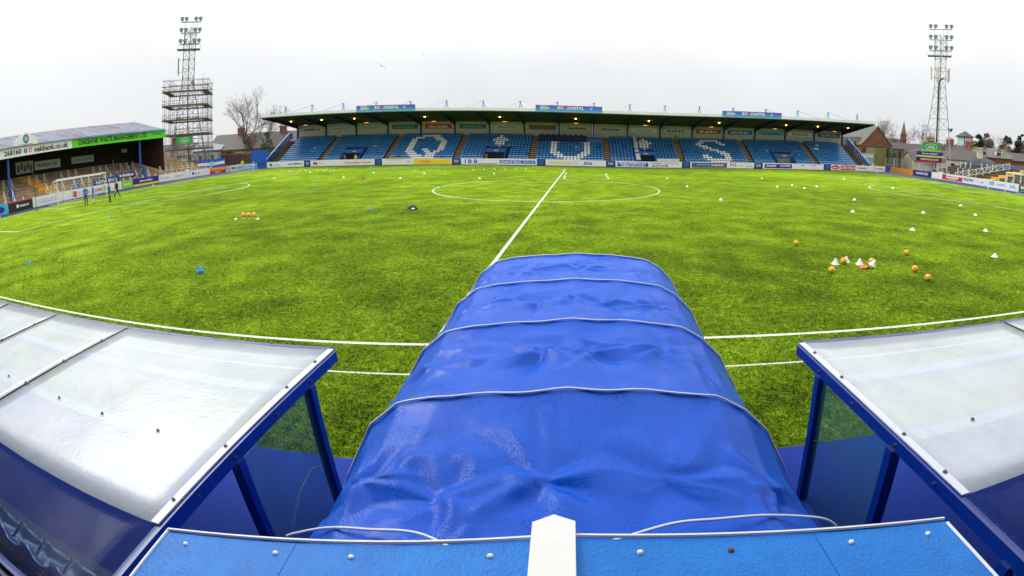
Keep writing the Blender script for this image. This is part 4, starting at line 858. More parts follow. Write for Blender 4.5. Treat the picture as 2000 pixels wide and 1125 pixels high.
# sign tower below it
gs_ = oval_sign('advert_sign', 'green sign with white-edged oval and lime foot on the right sign stack', (69.6, 70.0, 5.35), (.96, -.28), 4.1, 1.75, 'Arla', P_LIME)
def stack_sign(label, c, w, h, base, items):
    d = Vector((.96, -.28, 0)).normalized(); n = Vector((d.y, -d.x, 0)); c = Vector(c); o = thing('advert_sign', label, 'sign', tuple(c))
    MB().slab((c-d*w/2)[:2], (c+d*w/2)[:2], n, .1, c.z-h/2, c.z+h/2).build('panel', base, o)
    for k in items:
        if k[0] == 'r': MB().slab((c-d*w/2+n*.008)[:2], (c+d*w/2+n*.008)[:2], n, .006, c.z-h/2+h*k[1], c.z-h/2+h*k[2]).build('band', k[3], o)
        else: text(k[3], c+n*.03+Vector((0, 0, -h/2+h*(k[1]+k[2])/2)), d, w*k[4], h*(k[2]-k[1]), k[5], o)
    return o
stack_sign('navy and yellow sign lettered james hallam on the right sign stack', (69.3, 69.9, 3.85), 5.5, 1.05, P_NAVY, [('r', 0, .3, P_YEL), ('t', .45, .8, 'james hallam', .6, WHITE)])
o = stack_sign('black and red sign lettered WESTWOODS at the foot of the sign stack', (69.2, 69.85, 2.75), 5.4, 1.05, BLACK, [('r', 0, .3, P_RED), ('t', .45, .78, 'WESTWOODS.COM', .72, WHITE)])
for dx in (-1.4, 1.4): MB().box(69.2+dx-.08, 69.2+dx+.08, 70.1-dx*.29, 70.25-dx*.29, 0, 6.2).build('post', GALV, o)
MB().box(68.0, 71.0, 70.4, 71.6, 0, 2.1).build('cabinet', mat('pale_cabinet', (.55, .52, .44), .7, var=.3), o)

# ---------------------------------------------------------------- people
SKIN = mat('skin', (.50, .28, .20), .6); HAIR = mat('dark_hair', (.03, .02, .015), .8); HIVIS = mat('hi_vis_yellow', (.62, .80, .02), .6); SHOE = mat('shoe', (.03, .03, .03), .6)
PBL = mat('kit_blue', (.03, .15, .62), .7); PTEAL = mat('teal_jacket', (.02, .10, .14), .7); PDK = mat('dark_trousers', (.012, .014, .022), .8); WSOCK = mat('white_sock', (.75, .75, .75), .8); GREYC = mat('grey_shirt', (.25, .28, .32), .8)
def figure_mesh(name, stride, arms):
    v = {}; J = []; E = []; Rr = []
    def j(nm, p, r): v[nm] = len(J); J.append(p); Rr.append(r)
    j('pel', (0, 0, .95), (.165, .115)); j('waist', (0, 0, 1.10), (.145, .10)); j('chest', (0, -.01, 1.30), (.175, .115)); j('neckb', (0, 0, 1.46), (.085, .075)); j('neck', (0, -.01, 1.53), (.055, .055)); j('head', (0, -.03, 1.63), (.078, .095)); j('crown', (0, -.01, 1.73), (.065, .08))
    for s, k in ((-1, 'l'), (1, 'r')):
        f = stride*s
        j('hip'+k, (s*.10, 0, .88), (.10, .10)); j('knee'+k, (s*.115, -.08*abs(f)-f*.22, .49), (.062, .066)); j('ank'+k, (s*.12, -f*.42+.02, .09), (.042, .046)); j('toe'+k, (s*.135, -f*.42-.17, .04), (.04, .035))
        a = arms[0 if s < 0 else 1]
        j('sh'+k, (s*.20, 0, 1.41), (.068, .068)); j('el'+k, (s*(.25+.05*a), .03-.10*a, 1.12), (.047, .05)); j('wr'+k, (s*(.25-.12*a), -.05-.22*a, .88+.16*a), (.033, .036)); j('ha'+k, (s*(.25-.16*a), -.08-.28*a, .78+.17*a), (.036, .022))
    for a, b in (('pel', 'waist'), ('waist', 'chest'), ('chest', 'neckb'), ('neckb', 'neck'), ('neck', 'head'), ('head', 'crown')): E.append((v[a], v[b]))
    for k in 'lr': E += [(v['pel'], v['hip'+k]), (v['hip'+k], v['knee'+k]), (v['knee'+k], v['ank'+k]), (v['ank'+k], v['toe'+k]), (v['chest'], v['sh'+k]), (v['sh'+k], v['el'+k]), (v['el'+k], v['wr'+k]), (v['wr'+k], v['ha'+k])]
    me = bpy.data.meshes.new(name); me.from_pydata(J, E, []); o = bpy.data.objects.new(name, me); col.objects.link(o)
    sk = o.modifiers.new('skin', 'SKIN'); sk.use_smooth_shade = True
    for i, r in enumerate(Rr): me.skin_vertices[0].data[i].radius = r
    me.skin_vertices[0].data[0].use_root = True
    ss_ = o.modifiers.new('sub', 'SUBSURF'); ss_.levels = 2; ss_.render_levels = 2
    return o
FIG = [figure_mesh('fa', .35, (.1, .2)), figure_mesh('fb', .12, (.7, .8)), figure_mesh('fc', .75, (.3, .1))]
dg = bpy.context.evaluated_depsgraph_get(); dg.update()
FM = [bpy.data.meshes.new_from_object(o.evaluated_get(dg)) for o in FIG]
for o in FIG: bpy.data.objects.remove(o)
def person(label, loc, rz, pose, top, legs, hairm=HAIR, short=False, shoe=SHOE, vest=None, lower=WSOCK, scale=1.0, gloves=None):
    me = FM[pose].copy(); me.name = 'person'; me.materials.clear()
    for m_ in (top, legs, SKIN, hairm, shoe, lower, gloves or SKIN): me.materials.append(m_)
    for p in me.polygons:
        c = p.center; p.use_smooth = True
        if c.z > 1.50: i = 3 if (c.z > 1.70 or (c.y > .0 and c.z > 1.58)) else 2
        elif c.z < .10: i = 4
        elif abs(c.x) > .17 and c.z > .6 and c.z < 1.45: i = 0 if c.z > .90 else 6
        elif c.z > .92: i = 0
        elif short and c.z < .52: i = 5 if c.z < .42 else 2
        else: i = 1
        p.material_index = i
    o = bpy.data.objects.new('person', me); col.objects.link(o); o.location = loc; o.rotation_euler = (0, 0, rz); o.scale = (scale,)*3
    return tag(o, label, 'person', None)
person('person in blue top and dark trousers standing left of the goalmouth group', (-42.4, 23.0, 0), .9, 0, PBL, PDK, WSOCK)
person('person in blue kit and shorts with white socks beside the goal', (-42.6, 24.1, 0), 2.6, 1, PBL, PBL, short=True)
person('person in teal jacket and dark trousers seen from behind near the goal', (-40.2, 24.5, 0), 2.9, 0, PTEAL, PDK)
person('person all in black striding with yellow boots near the goal', (-42.8, 27.6, 0), -1.2, 2, BLACK, BLACK, shoe=HIVIS, gloves=HIVIS)
person('steward in yellow jacket standing in the stairway near the left end', (-36.2, Y0+.9, .15), 0, 1, HIVIS, PDK)
person('steward in yellow jacket at the top of the aisle beside the S', (20.0, Y0+12*DY+.3, Z0+12*DZ+.2), .4, 1, HIVIS, PDK)
person('steward in yellow jacket standing by the right end stairs', (56.9, 71.0, .0), .3, 1, HIVIS, PDK)
person('steward in yellow half hidden behind the W. DEMPSTER board', (54.3, 70.5, 0), .3, 0, HIVIS, PDK, scale=.82)
person('steward in yellow jacket behind the boards at the left corner', (-57.9, 69.2, 0), .6, 0, HIVIS, PDK)
person('small person in blue standing on the left terrace behind the goal', tuple(tl_pt(30.0, 1.9)), 1.6, 1, GREYC, PDK, scale=.92)
person('small person in navy leaning on the front barrier behind the goal', tuple(tl_pt(30.9, 1.9)), 1.6, 1, PBL, PDK, scale=.92)

# ---------------------------------------------------------------- training kit on the pitch
WCONE = mat('white_cone', (.80, .80, .78), .5); BCONE = mat('blue_cone', (.02, .25, .72), .5); OCONE = mat('orange_cone', (.75, .13, .01), .5)
def cone_mesh(m_, r, h): 
    q = MB(); q.smooth = False; q.lathe([(r, 0), (r, .012), (r*.9, .016), (r*.42, h*.62), (r*.22, h*.97), (r*.14, h)], n=18); return q.mesh('marker_cone', m_)
CM = cone_mesh(WCONE, .15, .15); CB = cone_mesh(BCONE, .125, .15); CMb = cone_mesh(WCONE, .135, .20); CMf = cone_mesh(WCONE, .13, .09); CMd = cone_mesh(WCONE, .10, .08)
def cone(me, xy, label, rz=0, group='marker cones on the pitch', tilt=None, z=.003):
    o = bpy.data.objects.new('marker_cone', me); col.objects.link(o); o.location = (*xy, z); o.rotation_euler = tilt or (0, 0, rz); return tag(o, label, 'cone', group)
for xy, l in (((-33.8, 44.48), 'white marker cone beside the far corner of the left penalty area'), ((-34.33, 53.81), 'white marker cone just in front of the gate between roofing and Cairndale boards'), ((-23.72, 43.02), 'white marker cone left of the folded bibs'), ((-23.25, 50.09), 'white marker cone below the right end of the Cairndale Hotel board'),
              ((-16.24, 40.88), 'white marker cone between the bibs and the centre circle, lower of two'), ((-15.99, 47.84), 'white marker cone below the yellow panel board'), ((-7.75, 47.63), 'white marker cone beyond the top left of the centre circle'), ((-7.85, 40.39), 'white marker cone touching the upper left edge of the centre circle'),
              ((12.39, 44.26), 'white marker cone beyond the upper right edge of the centre circle'), ((12.38, 33.57), 'white marker cone just right of the centre circle'), ((12.44, 22.98), 'white marker cone below and right of the centre circle'), ((24.26, 45.25), 'white marker cone in front of the slanted navy board'),
              ((21.28, 33.8), 'leftmost white marker cone of the four scattered right of midfield'), ((23.87, 36.07), 'second white marker cone from left of the four right of midfield'), ((23.44, 32.51), 'lowest white marker cone of the four right of midfield'), ((25.85, 34.67), 'rightmost white marker cone of the four right of midfield'),
              ((36.26, 46.98), 'white marker cone beside the far corner of the right penalty area'), ((34.66, 34.47), 'white marker cone on the right penalty arc'), ((19.05, 17.22), 'white marker cone above the single football, lower of a pair'), ((23.16, 23.57), 'white marker cone above the single football, upper of a pair'),
              ((24.19, 16.99), 'white marker cone midway between the football cluster and the right goal'), ((31.21, 20.95), 'white marker cone nearest the right penalty line'), ((28.02, 16.17), 'white marker cone near the right edge below the penalty line'), ((18.71, 11.17), 'white marker cone above the two outlying footballs'),
              ((23.3, 10.7), 'white marker cone near the right edge level with the outlying cone'), ((18.41, 5.5), 'large near white marker cone at the right edge of the pitch'),
              ((.5, 49.4), 'farthest of three white cones in line by the halfway line'), ((.56, 44.86), 'middle of three white cones in line by the halfway line'), ((.69, 41.72), 'nearest of three white cones in line by the halfway line'),
              ((5.51, 50.0), 'farthest of three white cones beyond the top of the centre circle'), ((5.39, 46.24), 'middle of three white cones beyond the top of the centre circle'), ((5.41, 42.95), 'nearest of three white cones beyond the top of the centre circle')): cone(CM, xy, l)
for xy, l in (((-20.77, 3.92), 'blue marker cone at the left edge near the dugout'), ((-9.34, 4.4), 'large near stack of blue cones left of the tunnel'), ((-28.94, 15.92), 'blue marker cone in front of the four people'), ((-31.65, 31.9), 'blue marker cone on the left penalty arc'), ((-9.15, 18.05), 'blue marker cone left of the black bag'), ((-21.49, 33.23), 'blue marker cone on open grass left of the circle'), ((-9.17, 31.36), 'blue marker cone on the left edge of the centre circle')): cone(CB, xy, l)
for i in range(2):
    o = cone(CB, (-9.34+.01*i, 4.4), 'blue cone stacked on the large near stack, ' + ('lower', 'upper')[i], z=.035*(i+1))
for i in range(16):
    x = -40.5+i*.9+random.uniform(-.3, .3) if i < 10 else -12+(i-10)*1.3
    cone(CMf, (x, 57.6+random.uniform(-1.2, 3.2) if i < 10 else 55.5+(i-10)*.75), 'small white marker cone in the loose far rows in front of the stand boards', 0, 'white cones scattered before the stand boards')
for i in range(14):
    cone(CB, (-27.2+i*.86, 54.6+1.2*math.sin(i*1.9)+i*.22), 'small blue marker cone in the far row before the yellow panel board', 0, 'blue cones in the far row')
cone(CMb, (11.0, 5.3), 'big white cone left of the football cluster'); cone(CMb, (11.55, 5.55), 'big white cone behind the middle football of the cluster', 1); cone(CMb, (11.85, 5.2), 'white cone in the middle of the football cluster', 2)
cone(CMb, (12.0, 4.72), 'white cone tipped beside the orange bib', tilt=(.35, .25, .4), z=.09)
bib = MB(); bib.smooth = True
vs = []; n = 9
for i in range(n+1):
    for j in range(n+1):
        x, y = (i/n-.5)*.62, (j/n-.5)*.46; vs.append((x*(1+.25*math.sin(j)), y*(1+.2*math.cos(i*1.3)), .03+.12*max(0, noise.noise(Vector((x*5, y*5, 3))))+.05*math.exp(-(x*x+y*y)*14)))
bib.add(vs, [(i*(n+1)+j, (i+1)*(n+1)+j, (i+1)*(n+1)+j+1, i*(n+1)+j+1) for i in range(n) for j in range(n)])
o = bib.build('training_bib', OCONE); o.location = (11.72, 4.72, 0); o.scale = (.6, .55, .9); tag(o, 'crumpled orange training bib among the cones and footballs', 'bib'); o.modifiers.new('thickness', 'SOLIDIFY').thickness = .015
o2 = bpy.data.objects.new('training_bib', o.data.copy()); o2.data.materials.clear(); o2.data.materials.append(mat('claret_bib', (.30, .02, .06), .8)); col.objects.link(o2); o2.location = (-19.67, 39.36, 0); o2.scale = (1.4, 1.2, 2.2); tag(o2, 'folded claret and white bibs lying on the far half', 'bib')
# footballs: yellow with dark pentagon patches
BALL = mat('yellow_ball', (.85, .47, .02), .4, var=.12, vscale=8); BPAT = mat('ball_print', (.25, .07, .01), .5)
bm = bmesh.new(); bmesh.ops.create_icosphere(bm, subdivisions=4, radius=.11); bme = bpy.data.meshes.new('football')
ico = bmesh.new(); bmesh.ops.create_icosphere(ico, subdivisions=1, radius=1); dirs = [v.co.normalized() for v in ico.verts]; ico.free()
for f in bm.faces:
    c = f.calc_center_median().normalized(); d_ = sorted((c-d).length for d in dirs); f.smooth = True
    f.material_index = 1 if d_[0] < .20 else 0
for v_ in bm.verts:
    c = v_.co.normalized(); d_ = sorted((c-d).length for d in dirs)
    if abs(d_[0]-d_[1]) < .03: v_.co *= .985
bm.to_mesh(bme); bm.free(); bme.materials.append(BALL); bme.materials.append(BPAT)
def ball(xy, label, z=.11, k=1):
    o = bpy.data.objects.new('football', bme); col.objects.link(o); o.location = (*xy, z); o.rotation_euler = [random.uniform(0, 6) for _ in range(3)]; o.scale = (k, k, k); tag(o, label, 'football', 'yellow footballs on the pitch')
for i, x in enumerate((-15.55, -15.17, -14.8)):
    cone(CMd, (x, 14.9), 'white dish cone holding the %s football of the row of three' % ('left', 'middle', 'right')[i]); ball((x, 14.9), '%s yellow football of the row of three on cones' % ('left', 'middle', 'right')[i], .20, 1.3)
cone(CMd, (-14.45, 14.75), 'spare white dish cone at the right of the three footballs'); cone(CMd, (-15.95, 14.7), 'spare white dish cone at the left of the three footballs')
for xy, l in (((10.96, 8.14), 'yellow football lying alone above the cluster'), ((14.54, 6.24), 'yellow football lying upper right of the cluster'), ((13.2, 4.07), 'yellow football lying right of the cluster, upper of two'), ((12.91, 3.08), 'yellow football lying right of the cluster, lowest of all'), ((10.28, 4.27), 'yellow football at the lower left of the cluster'), ((11.3, 5.3), 'yellow football between the two big white cones'), ((12.31, 5.2), 'yellow football at the right end of the cluster')): ball(xy, l)
bag = thing('kit_bag', 'small black domed bag lying on the grass left of the centre circle', 'bag', (-6.71, 17.79, 0))
q = MB(); q.smooth = True; vs = []; fs = []; n1, n2 = 14, 7
for i in range(n2+1):
    th = math.pi/2*i/n2
    for j in range(n1):
        a = 2*math.pi*j/n1; k = 1+.06*math.sin(3*a)
        vs.append((-6.71+.29*k*math.cos(th)*math.cos(a), 17.79+.22*math.cos(th)*math.sin(a), .01+.27*math.sin(th)))
for i in range(n2):
    for j in range(n1): fs.append((i*n1+j, i*n1+(j+1) % n1, (i+1)*n1+(j+1) % n1, (i+1)*n1+j))
q.add(vs, fs).build('body', BLACK, bag)
MB().lathe([(.11, 0), (.09, .04), (.03, .06)], (-6.58, 17.59, .08), 10).build('white_patch', WHITE, bag); MB().lathe([(.07, 0), (.05, .04)], (-6.80, 17.57, .03), 10).build('green_patch', P_GREEN, bag)
MB().tube([(-7.0, 17.75, .03), (-7.12, 17.72, .02), (-7.2, 17.78, .02)], .03, 6).build('strap', BLACK, bag)
# sprinkler heads / small yellow markers by the boards
for x, y, l in ((-51.0, 16.5, 'small yellow marker at the foot of the black board'), (-51.2, 40.6, 'small yellow marker at the foot of the james hallam board'), (53.9, 39.5, 'small yellow marker at the foot of the WILSONS board')):
    q = MB(); q.lathe([(.14, 0), (.14, .06), (.08, .14), (.05, .16)], (x, y, 0), 10); o = q.build('ground_marker', P_YEL, None, origin=(x, y, 0)); tag(o, l, 'marker')

# ---------------------------------------------------------------- houses
def house(label, c, L, Wd, hw, hr, rz, wall, roof, wins=(), chims=(), name='house', gable_win=(), hip=0, dorm=()):
    """gabled house, ridge along local x; c = centre on the ground; wins: (face, u, z, w, h)"""
    h = bpy.data.objects.new(name, None); col.objects.link(h); h.location = c; h.rotation_euler = (0, 0, rz); tag(h, label, 'building')
    a, b = L/2, Wd/2
    q = MB(); q.add([(-a, -b, -.3), (a, -b, -.3), (a, b, -.3), (-a, b, -.3), (-a, -b, hw), (a, -b, hw), (a, b, hw), (-a, b, hw), (-a+hip, 0, hw+hr), (a-hip, 0, hw+hr)],
        [(0, 1, 5, 4), (2, 3, 7, 6), (3, 0, 4, 7) if hip else (3, 0, 4, 8, 7), (1, 2, 6, 5) if hip else (1, 2, 6, 9, 5), (0, 3, 2, 1)]).build('wall', wall, h, local=True)
    e = .3; k = hr/b
    def slope(s):
        y0, y1 = s*(b+e), 0; z0, z1 = hw-e*k+.03, hw+hr+.03; ax = a+(.15 if not hip else e); rx = a+.15 if not hip else a-hip
        m_ = MB().hexa([(-ax, y0, z0), (ax, y0, z0), (rx, y1, z1), (-rx, y1, z1), (-ax, y0, z0+.14), (ax, y0, z0+.14), (rx, y1, z1+.14), (-rx, y1, z1+.14)]); return m_.build('roof', roof, h, local=True)
    r1 = slope(-1); slope(1)
    if hip:
        for s in (-1, 1):
            MB().prism([(s*(a+e), -b-e, hw-e*k+.04), (s*(a+e), b+e, hw-e*k+.04), (s*(a-hip), 0, hw+hr+.04)], (0, 0, .13)).build('roof', roof, h, local=True)
    for (f, u, z, w_, hh) in wins:
        if f in 'fb':
            s = -1 if f == 'f' else 1; y = s*b
            o = MB().box(u-w_/2-.1, u+w_/2+.1, min(y, y+s*.06), max(y, y+s*.06), z-.1, z+hh+.1).build('window', WHITE, h, local=True)
            MB().box(u-w_/2, u+w_/2, min(y+s*.061, y+s*.075), max(y+s*.061, y+s*.075), z, z+hh).build('pane', GLASSD, o, local=True)
        else:
            s = -1 if f == 'l' else 1; x = s*a
            o = MB().box(min(x, x+s*.06), max(x, x+s*.06), u-w_/2-.1, u+w_/2+.1, z-.1, z+hh+.1).build('window', WHITE, h, local=True)
            MB().box(min(x+s*.061, x+s*.075), max(x+s*.061, x+s*.075), u-w_/2, u+w_/2, z, z+hh).build('pane', GLASSD, o, local=True)
    for (u, v, w_, d_, z0, z1, m_) in chims:
        o = MB().box(u-w_/2, u+w_/2, v-d_/2, v+d_/2, z0, z1).build('chimney', m_, h, local=True)
        MB().box(u-w_/2-.06, u+w_/2+.06, v-d_/2-.06, v+d_/2+.06, z1+.001, z1+.14).build('chimney_cap', m_, o, local=True)
        npot = max(2, int(w_/.4))
        for j in range(npot): MB().lathe([(.13, 0), (.10, .5), (.13, .55)], (u-w_/2+.2+j*(w_-.4)/max(1, npot-1), v, z1+.14), 8).build('chimney_pot', POT, o, local=True)
    for (u, z, w_, hh) in dorm:
        y = -b+ (z-hw)/k; dd = (hh)/k
        o = MB().box(u-w_/2, u+w_/2, y-.1, y+dd+.6, z-.2, z+hh).build('dormer', WHITE, h, local=True)
        MB().box(u-w_/2+.15, u+w_/2-.15, y-.13, y-.101, z, z+hh-.2).build('dormer_window', GLASSD, o, local=True)
        MB().prism([(u-w_/2-.1, y-.15, z+hh), (u+w_/2+.1, y-.15, z+hh), (u, y-.15, z+hh+w_*.4)], (0, dd+.8, 0)).build('dormer_roof', roof, o, local=True)
    return h
D = math.radians
LICH = mat('lichen_slate', (.17, .17, .14), .7, var=.5, vscale=1.5)
# right side
h = house('red sandstone hall with lichened roof and dormers right of the stand', (66.2, 92.5, 0), 15, 8.4, 5.3, 4.0, D(96), SAND, LICH, [('b', -5+2.2*i, 2.6, .7, 1.6) for i in range(5)])
for i in range(5):
    u = -5.6+2.3*i; o = MB().prism([(u-.7, 4.55, 5.2), (u+.7, 4.55, 5.2), (u, 4.55, 6.9)], (0, -2.6, 0)).build('dormer', LICH, h, local=True); MB().box(u-.25, u+.25, 4.56, 4.60, 5.1, 5.9).build('dormer_window', GLASSD, o, local=True)
OLIVE = mat('olive_metal', (.20, .20, .06), .6, var=.25, vscale=1)
h = thing('metal_shed', 'olive green metal shed below the sandstone hall', 'shed', (68, 80, 0))
MB().box(63.6, 66.6, 80.6, 84, 0, 4.75).build('wall', OLIVE, h); MB().box(67.0, 70.4, 79.4, 83, 0, 4.5).build('wall', mat('dark_olive_metal', (.13, .15, .05), .6, var=.25), h)
MB().box(63.5, 66.65, 80.5, 84.1, 4.751, 4.9).build('roof', DSTEEL, h); MB().box(66.95, 70.5, 79.3, 83.1, 4.501, 4.65).build('roof', DSTEEL, h); MB().box(67.2, 68.2, 79.32, 79.39, .2, 3.6).build('door', DSTEEL, h); MB().box(69.0, 69.4, 79.32, 79.39, .5, 4.2).build('vent', DARK, h)
o = MB().box(58.6, 63.2, 80.2, 80.35, 0, 3.4).build('wall', mat('pale_blue_wall', (.34, .42, .48), .7, var=.3), None, origin=(61, 80.3, 0)); o.name = 'boundary_wall'; tag(o, 'pale grey wall with a white strip below the sandstone hall', 'wall'); MB().box(58.7, 63.1, 80.15, 80.197, 2.4, 3.1).build('strip', P_LGREY, o)
# open steel mesh fence posts in that corner
for i in range(5):
    x = 61.2+i*2.1; f = thing('fence_panel', 'grey mesh fence panel by the right corner, %s from the left' % ORD[i], 'fence', (x+1, 73.2, 0), 'mesh fence panels in the right corner')
    for xx in (x, x+2.0): MB().box(xx-.04, xx+.04, 73.16, 73.24, 0, 2.7).build('post', GALV, f)
    for z in (.2, 1.4, 2.6): MB().box(x, x+2.0, 73.18, 73.22, z-.02, z+.02).build('rail', GALV, f)
    wv = MB()
    for k in range(14): wv.box(x+.1+k*.14, x+.115+k*.14, 73.195, 73.205, .2, 2.6)
    wv.build('mesh_wires', GALV, f)['kind'] = 'stuff'
# church with spire
h = house('far red sandstone church with gable behind the houses', (103.0, 131.5, 0), 13, 7, 5.2, 3.2, D(20), SAND, SLATE, [('f', -3+3*i, 2, .6, 2) for i in range(3)], name='church')
s_ = thing('church_spire', 'slim red sandstone spire rising behind the slate roofs', 'spire', (108.4, 130, 0))
MB().lathe([(1.25, 0), (1.15, 8.2), (1.3, 8.3), (1.0, 8.8), (.75, 10.4)], (108.4, 130, 0), 8).build('tower', SAND, s_); MB().lathe([(.85, 10.4), (.62, 11.6), (.03, 14.6)], (108.4, 130, 0), 8).build('spire', mat('mossy_spire', (.13, .14, .08), .9), s_)
for a in range(4): MB().box(108.4+.95*math.cos(a*1.57+.4)-.12, 108.4+.95*math.cos(a*1.57+.4)+.12, 130+.95*math.sin(a*1.57+.4)-.12, 130+.95*math.sin(a*1.57+.4)+.12, 8.8, 10.2).build('pinnacle', SAND, s_)
house('long low slate-roofed building behind the sign stack', (86.5, 96, 0), 19, 8, 3.4, 2.8, D(-16), CREAM, SLATE, [('f', -6+3*i, 1.4, 1, 1.2) for i in range(5)])
house('cream bungalow with hipped slate roof beyond the right terrace', (84.5, 82, 0), 20, 9, 3.1, 2.1, D(-24), CREAM, SLATE, [('f', -8+2.7*i, 1.2, 1.2, 1.1) for i in range(7)], [(7.0, -3.0, 1.1, .9, 2.4, 5.2, CREAM), (-1, .4, 1.5, .8, 4.4, 6.0, BRICK)], hip=3.5)
house('small cream house with white door beside the sign stack', (75.6, 79.5, 0), 7.5, 6, 2.5, 1.6, D(-12), CREAM, SLATE, [('f', -2, 1, 1, 1.1), ('f', 1.2, 1, 1, 1.1)])
house('tall sandstone house with cluster of chimneys behind the bungalow', (100, 98, 0), 13, 8, 4.6, 2.2, D(-25), SAND, SLATE, [('f', -4+2.6*i, 3, .9, 1.4) for i in range(4)], [(-5.6, 0, 2.2, .9, 5, 8.2, BRICK), (0, 0, 2.0, .9, 6, 8.2, BRICK), (5.6, 0, 2.2, .9, 5, 8.0, BRICK)])
house('red sandstone villa with white dormers near the right edge', (97.0, 80.5, 0), 9.5, 8.5, 4.3, 2.0, D(-30), SAND, LICH, [('f', -3.2, .9, .7, 1.6), ('f', -1.2, .9, .7, 1.6), ('f', .9, .9, .7, 1.6), ('f', 3.1, .8, .9, 1.7), ('l', -1.5, 1, .9, 1.7), ('l', 1.6, 2.7, .8, 1.2)], [(4.6, 0, .9, 2.6, 4.4, 7.1, mat('brown_stone', (.22, .13, .06), .9, var=.4)), (-4.6, 0, .9, 2.2, 4.4, 6.7, mat('brown_stone', (.22, .13, .06), .9))], dorm=[(-2.2, 4.7, 1.4, 1.1), (1.4, 4.7, 1.4, 1.1)])
house('sandstone house with slate roof cut by the right edge', (111.5, 84, 0), 11, 8.5, 4.0, 1.9, D(-35), SAND, SLATE, [('f', -4+2.2*i, 1.3, .7, 1.5) for i in range(5)], [(-5.2, 0, .8, 1.8, 4, 6.2, CREAM)])
s_ = thing('lantern_tower', 'pale blue square tower with grey pyramid cap above the chimneys', 'tower', (117, 110, 0))
MB().box(115.4, 118.6, 108.4, 111.6, 0, 10.0).build('body', mat('pale_glass_blue', (.45, .62, .68), .3), s_); MB().prism([(114.9, 107.9, 10.0), (119.1, 107.9, 10.0), (119.1, 112.1, 10.0), (114.9, 112.1, 10.0)], (0, 0, .2)).build('cornice', DSTEEL, s_)
MB().add([(114.9, 107.9, 10.2), (119.1, 107.9, 10.2), (119.1, 112.1, 10.2), (114.9, 112.1, 10.2), (117, 110, 11.9)], [(0, 1, 4), (1, 2, 4), (2, 3, 4), (3, 0, 4)]).build('roof', SLATE, s_)
for xx in (115.35, 118.65): MB().box(xx-.1, xx+.1, 108.3, 108.5, 0, 10).build('corner_post', DSTEEL, s_)
# left side
house('long slate-roofed stone house behind the bare tree', (-74.0, 96, 0), 23, 9, 3.6, 3.4, D(8), STONE, SLATE, [('f', -9+3.3*i, 1.5, 1.1, 1.3) for i in range(6)], [(-4.5, 0, 1.6, .8, 6.2, 8.3, BRICK), (7, 0, 1.6, .8, 6.2, 8.2, BRICK)])
house('dark slate-roofed row behind the scaffolding', (-103, 99, 0), 27, 9, 3.0, 2.9, D(20), CREAM, SLATE, [('f', -11+3.1*i, 1.4, 1.1, 1.2) for i in range(8)], [(-2, 0, 1.5, .8, 5.4, 7.6, BRICK)])
house('pale grey rendered house right of the scaffolding', (-85.5, 93, 0), 8, 7, 3.8, 2.0, D(12), mat('grey_render', (.42, .44, .45), .8, var=.2), mat('pale_slate', (.22, .24, .27), .6, var=.2), [('f', -2, 1.6, 1, 1.2), ('f', 1.5, 1.6, 1, 1.2)])
o = MB().slab((-71, 78.5), (-55, 77.5), (0, -1), .3, 0, 2.6).build('garden_wall', mat('brown_brick_wall', (.14, .085, .06), .9, var=.5, vscale=2), None, origin=(-63, 78, 0)); tag(o, 'brown brick wall between the stand and the scaffolding', 'wall'); MB().slab((-71, 78.48), (-55, 77.48), (0, -1), .34, 2.601, 2.72).build('coping', STONE, o)
h = thing('curved_shelter', 'pale curved metal shelter at the far end of the covered terrace', 'shelter', (-66.5, 54.5, 0))
MB().prism([(-64.8, 53.2, 2.4), (-64.2, 53.2, 4.2), (-64.9, 53.2, 6.0), (-66.2, 53.2, 6.7), (-66.2, 53.2, 2.4)], (0, 2.4, 0)).build('shell', mat('zinc', (.38, .42, .42), .5, .3, var=.3), h)

# ---------------------------------------------------------------- trees
def bare_tree(label, c, H, spread, seed, tw=TWIG, depth=7, name='bare_tree', trunk_r=.28, upw=.35):
    depth = 7; rnd = random.Random(seed); t = thing(name, label, 'tree', c); br = MB(); tg = MB(); c = Vector(c)
    def grow(p, d, L, r, k):
        n = 3 if k < 4 else 2; pts = [p]
        for i in range(n):
            d = (d+Vector((rnd.gauss(0, .12), rnd.gauss(0, .12), rnd.gauss(0, .08)+.03))).normalized(); p = p+d*(L/n); pts.append(p)
        (br if k < 3 else tg).tube(pts, r, 6 if k < 2 else 3, r*.62, cap=False)
        if k >= depth: return
        for i in range(3 if k < 5 else 2 if k < depth-1 else 3):
            a = rnd.uniform(0, 6.283); s = spread*rnd.uniform(.55, 1.2); ax = d.orthogonal().normalized(); ax = Matrix.Rotation(a, 3, d) @ ax
            nd = (d*math.cos(s)+ax*math.sin(s)+Vector((0, 0, upw*.4))).normalized(); q = pts[-1] if i == 0 else pts[rnd.choice((1, 2, n))]
            grow(q, nd, L*rnd.uniform(.64, .84), max(r*.57, .012), k+1)
    grow(c-Vector((0, 0, .2)), Vector((0, 0, 1)), H*.24, trunk_r, 0)
    br.build('trunk', BARK, t); tg.build('crown', tw, t)['kind'] = 'stuff'
    return t
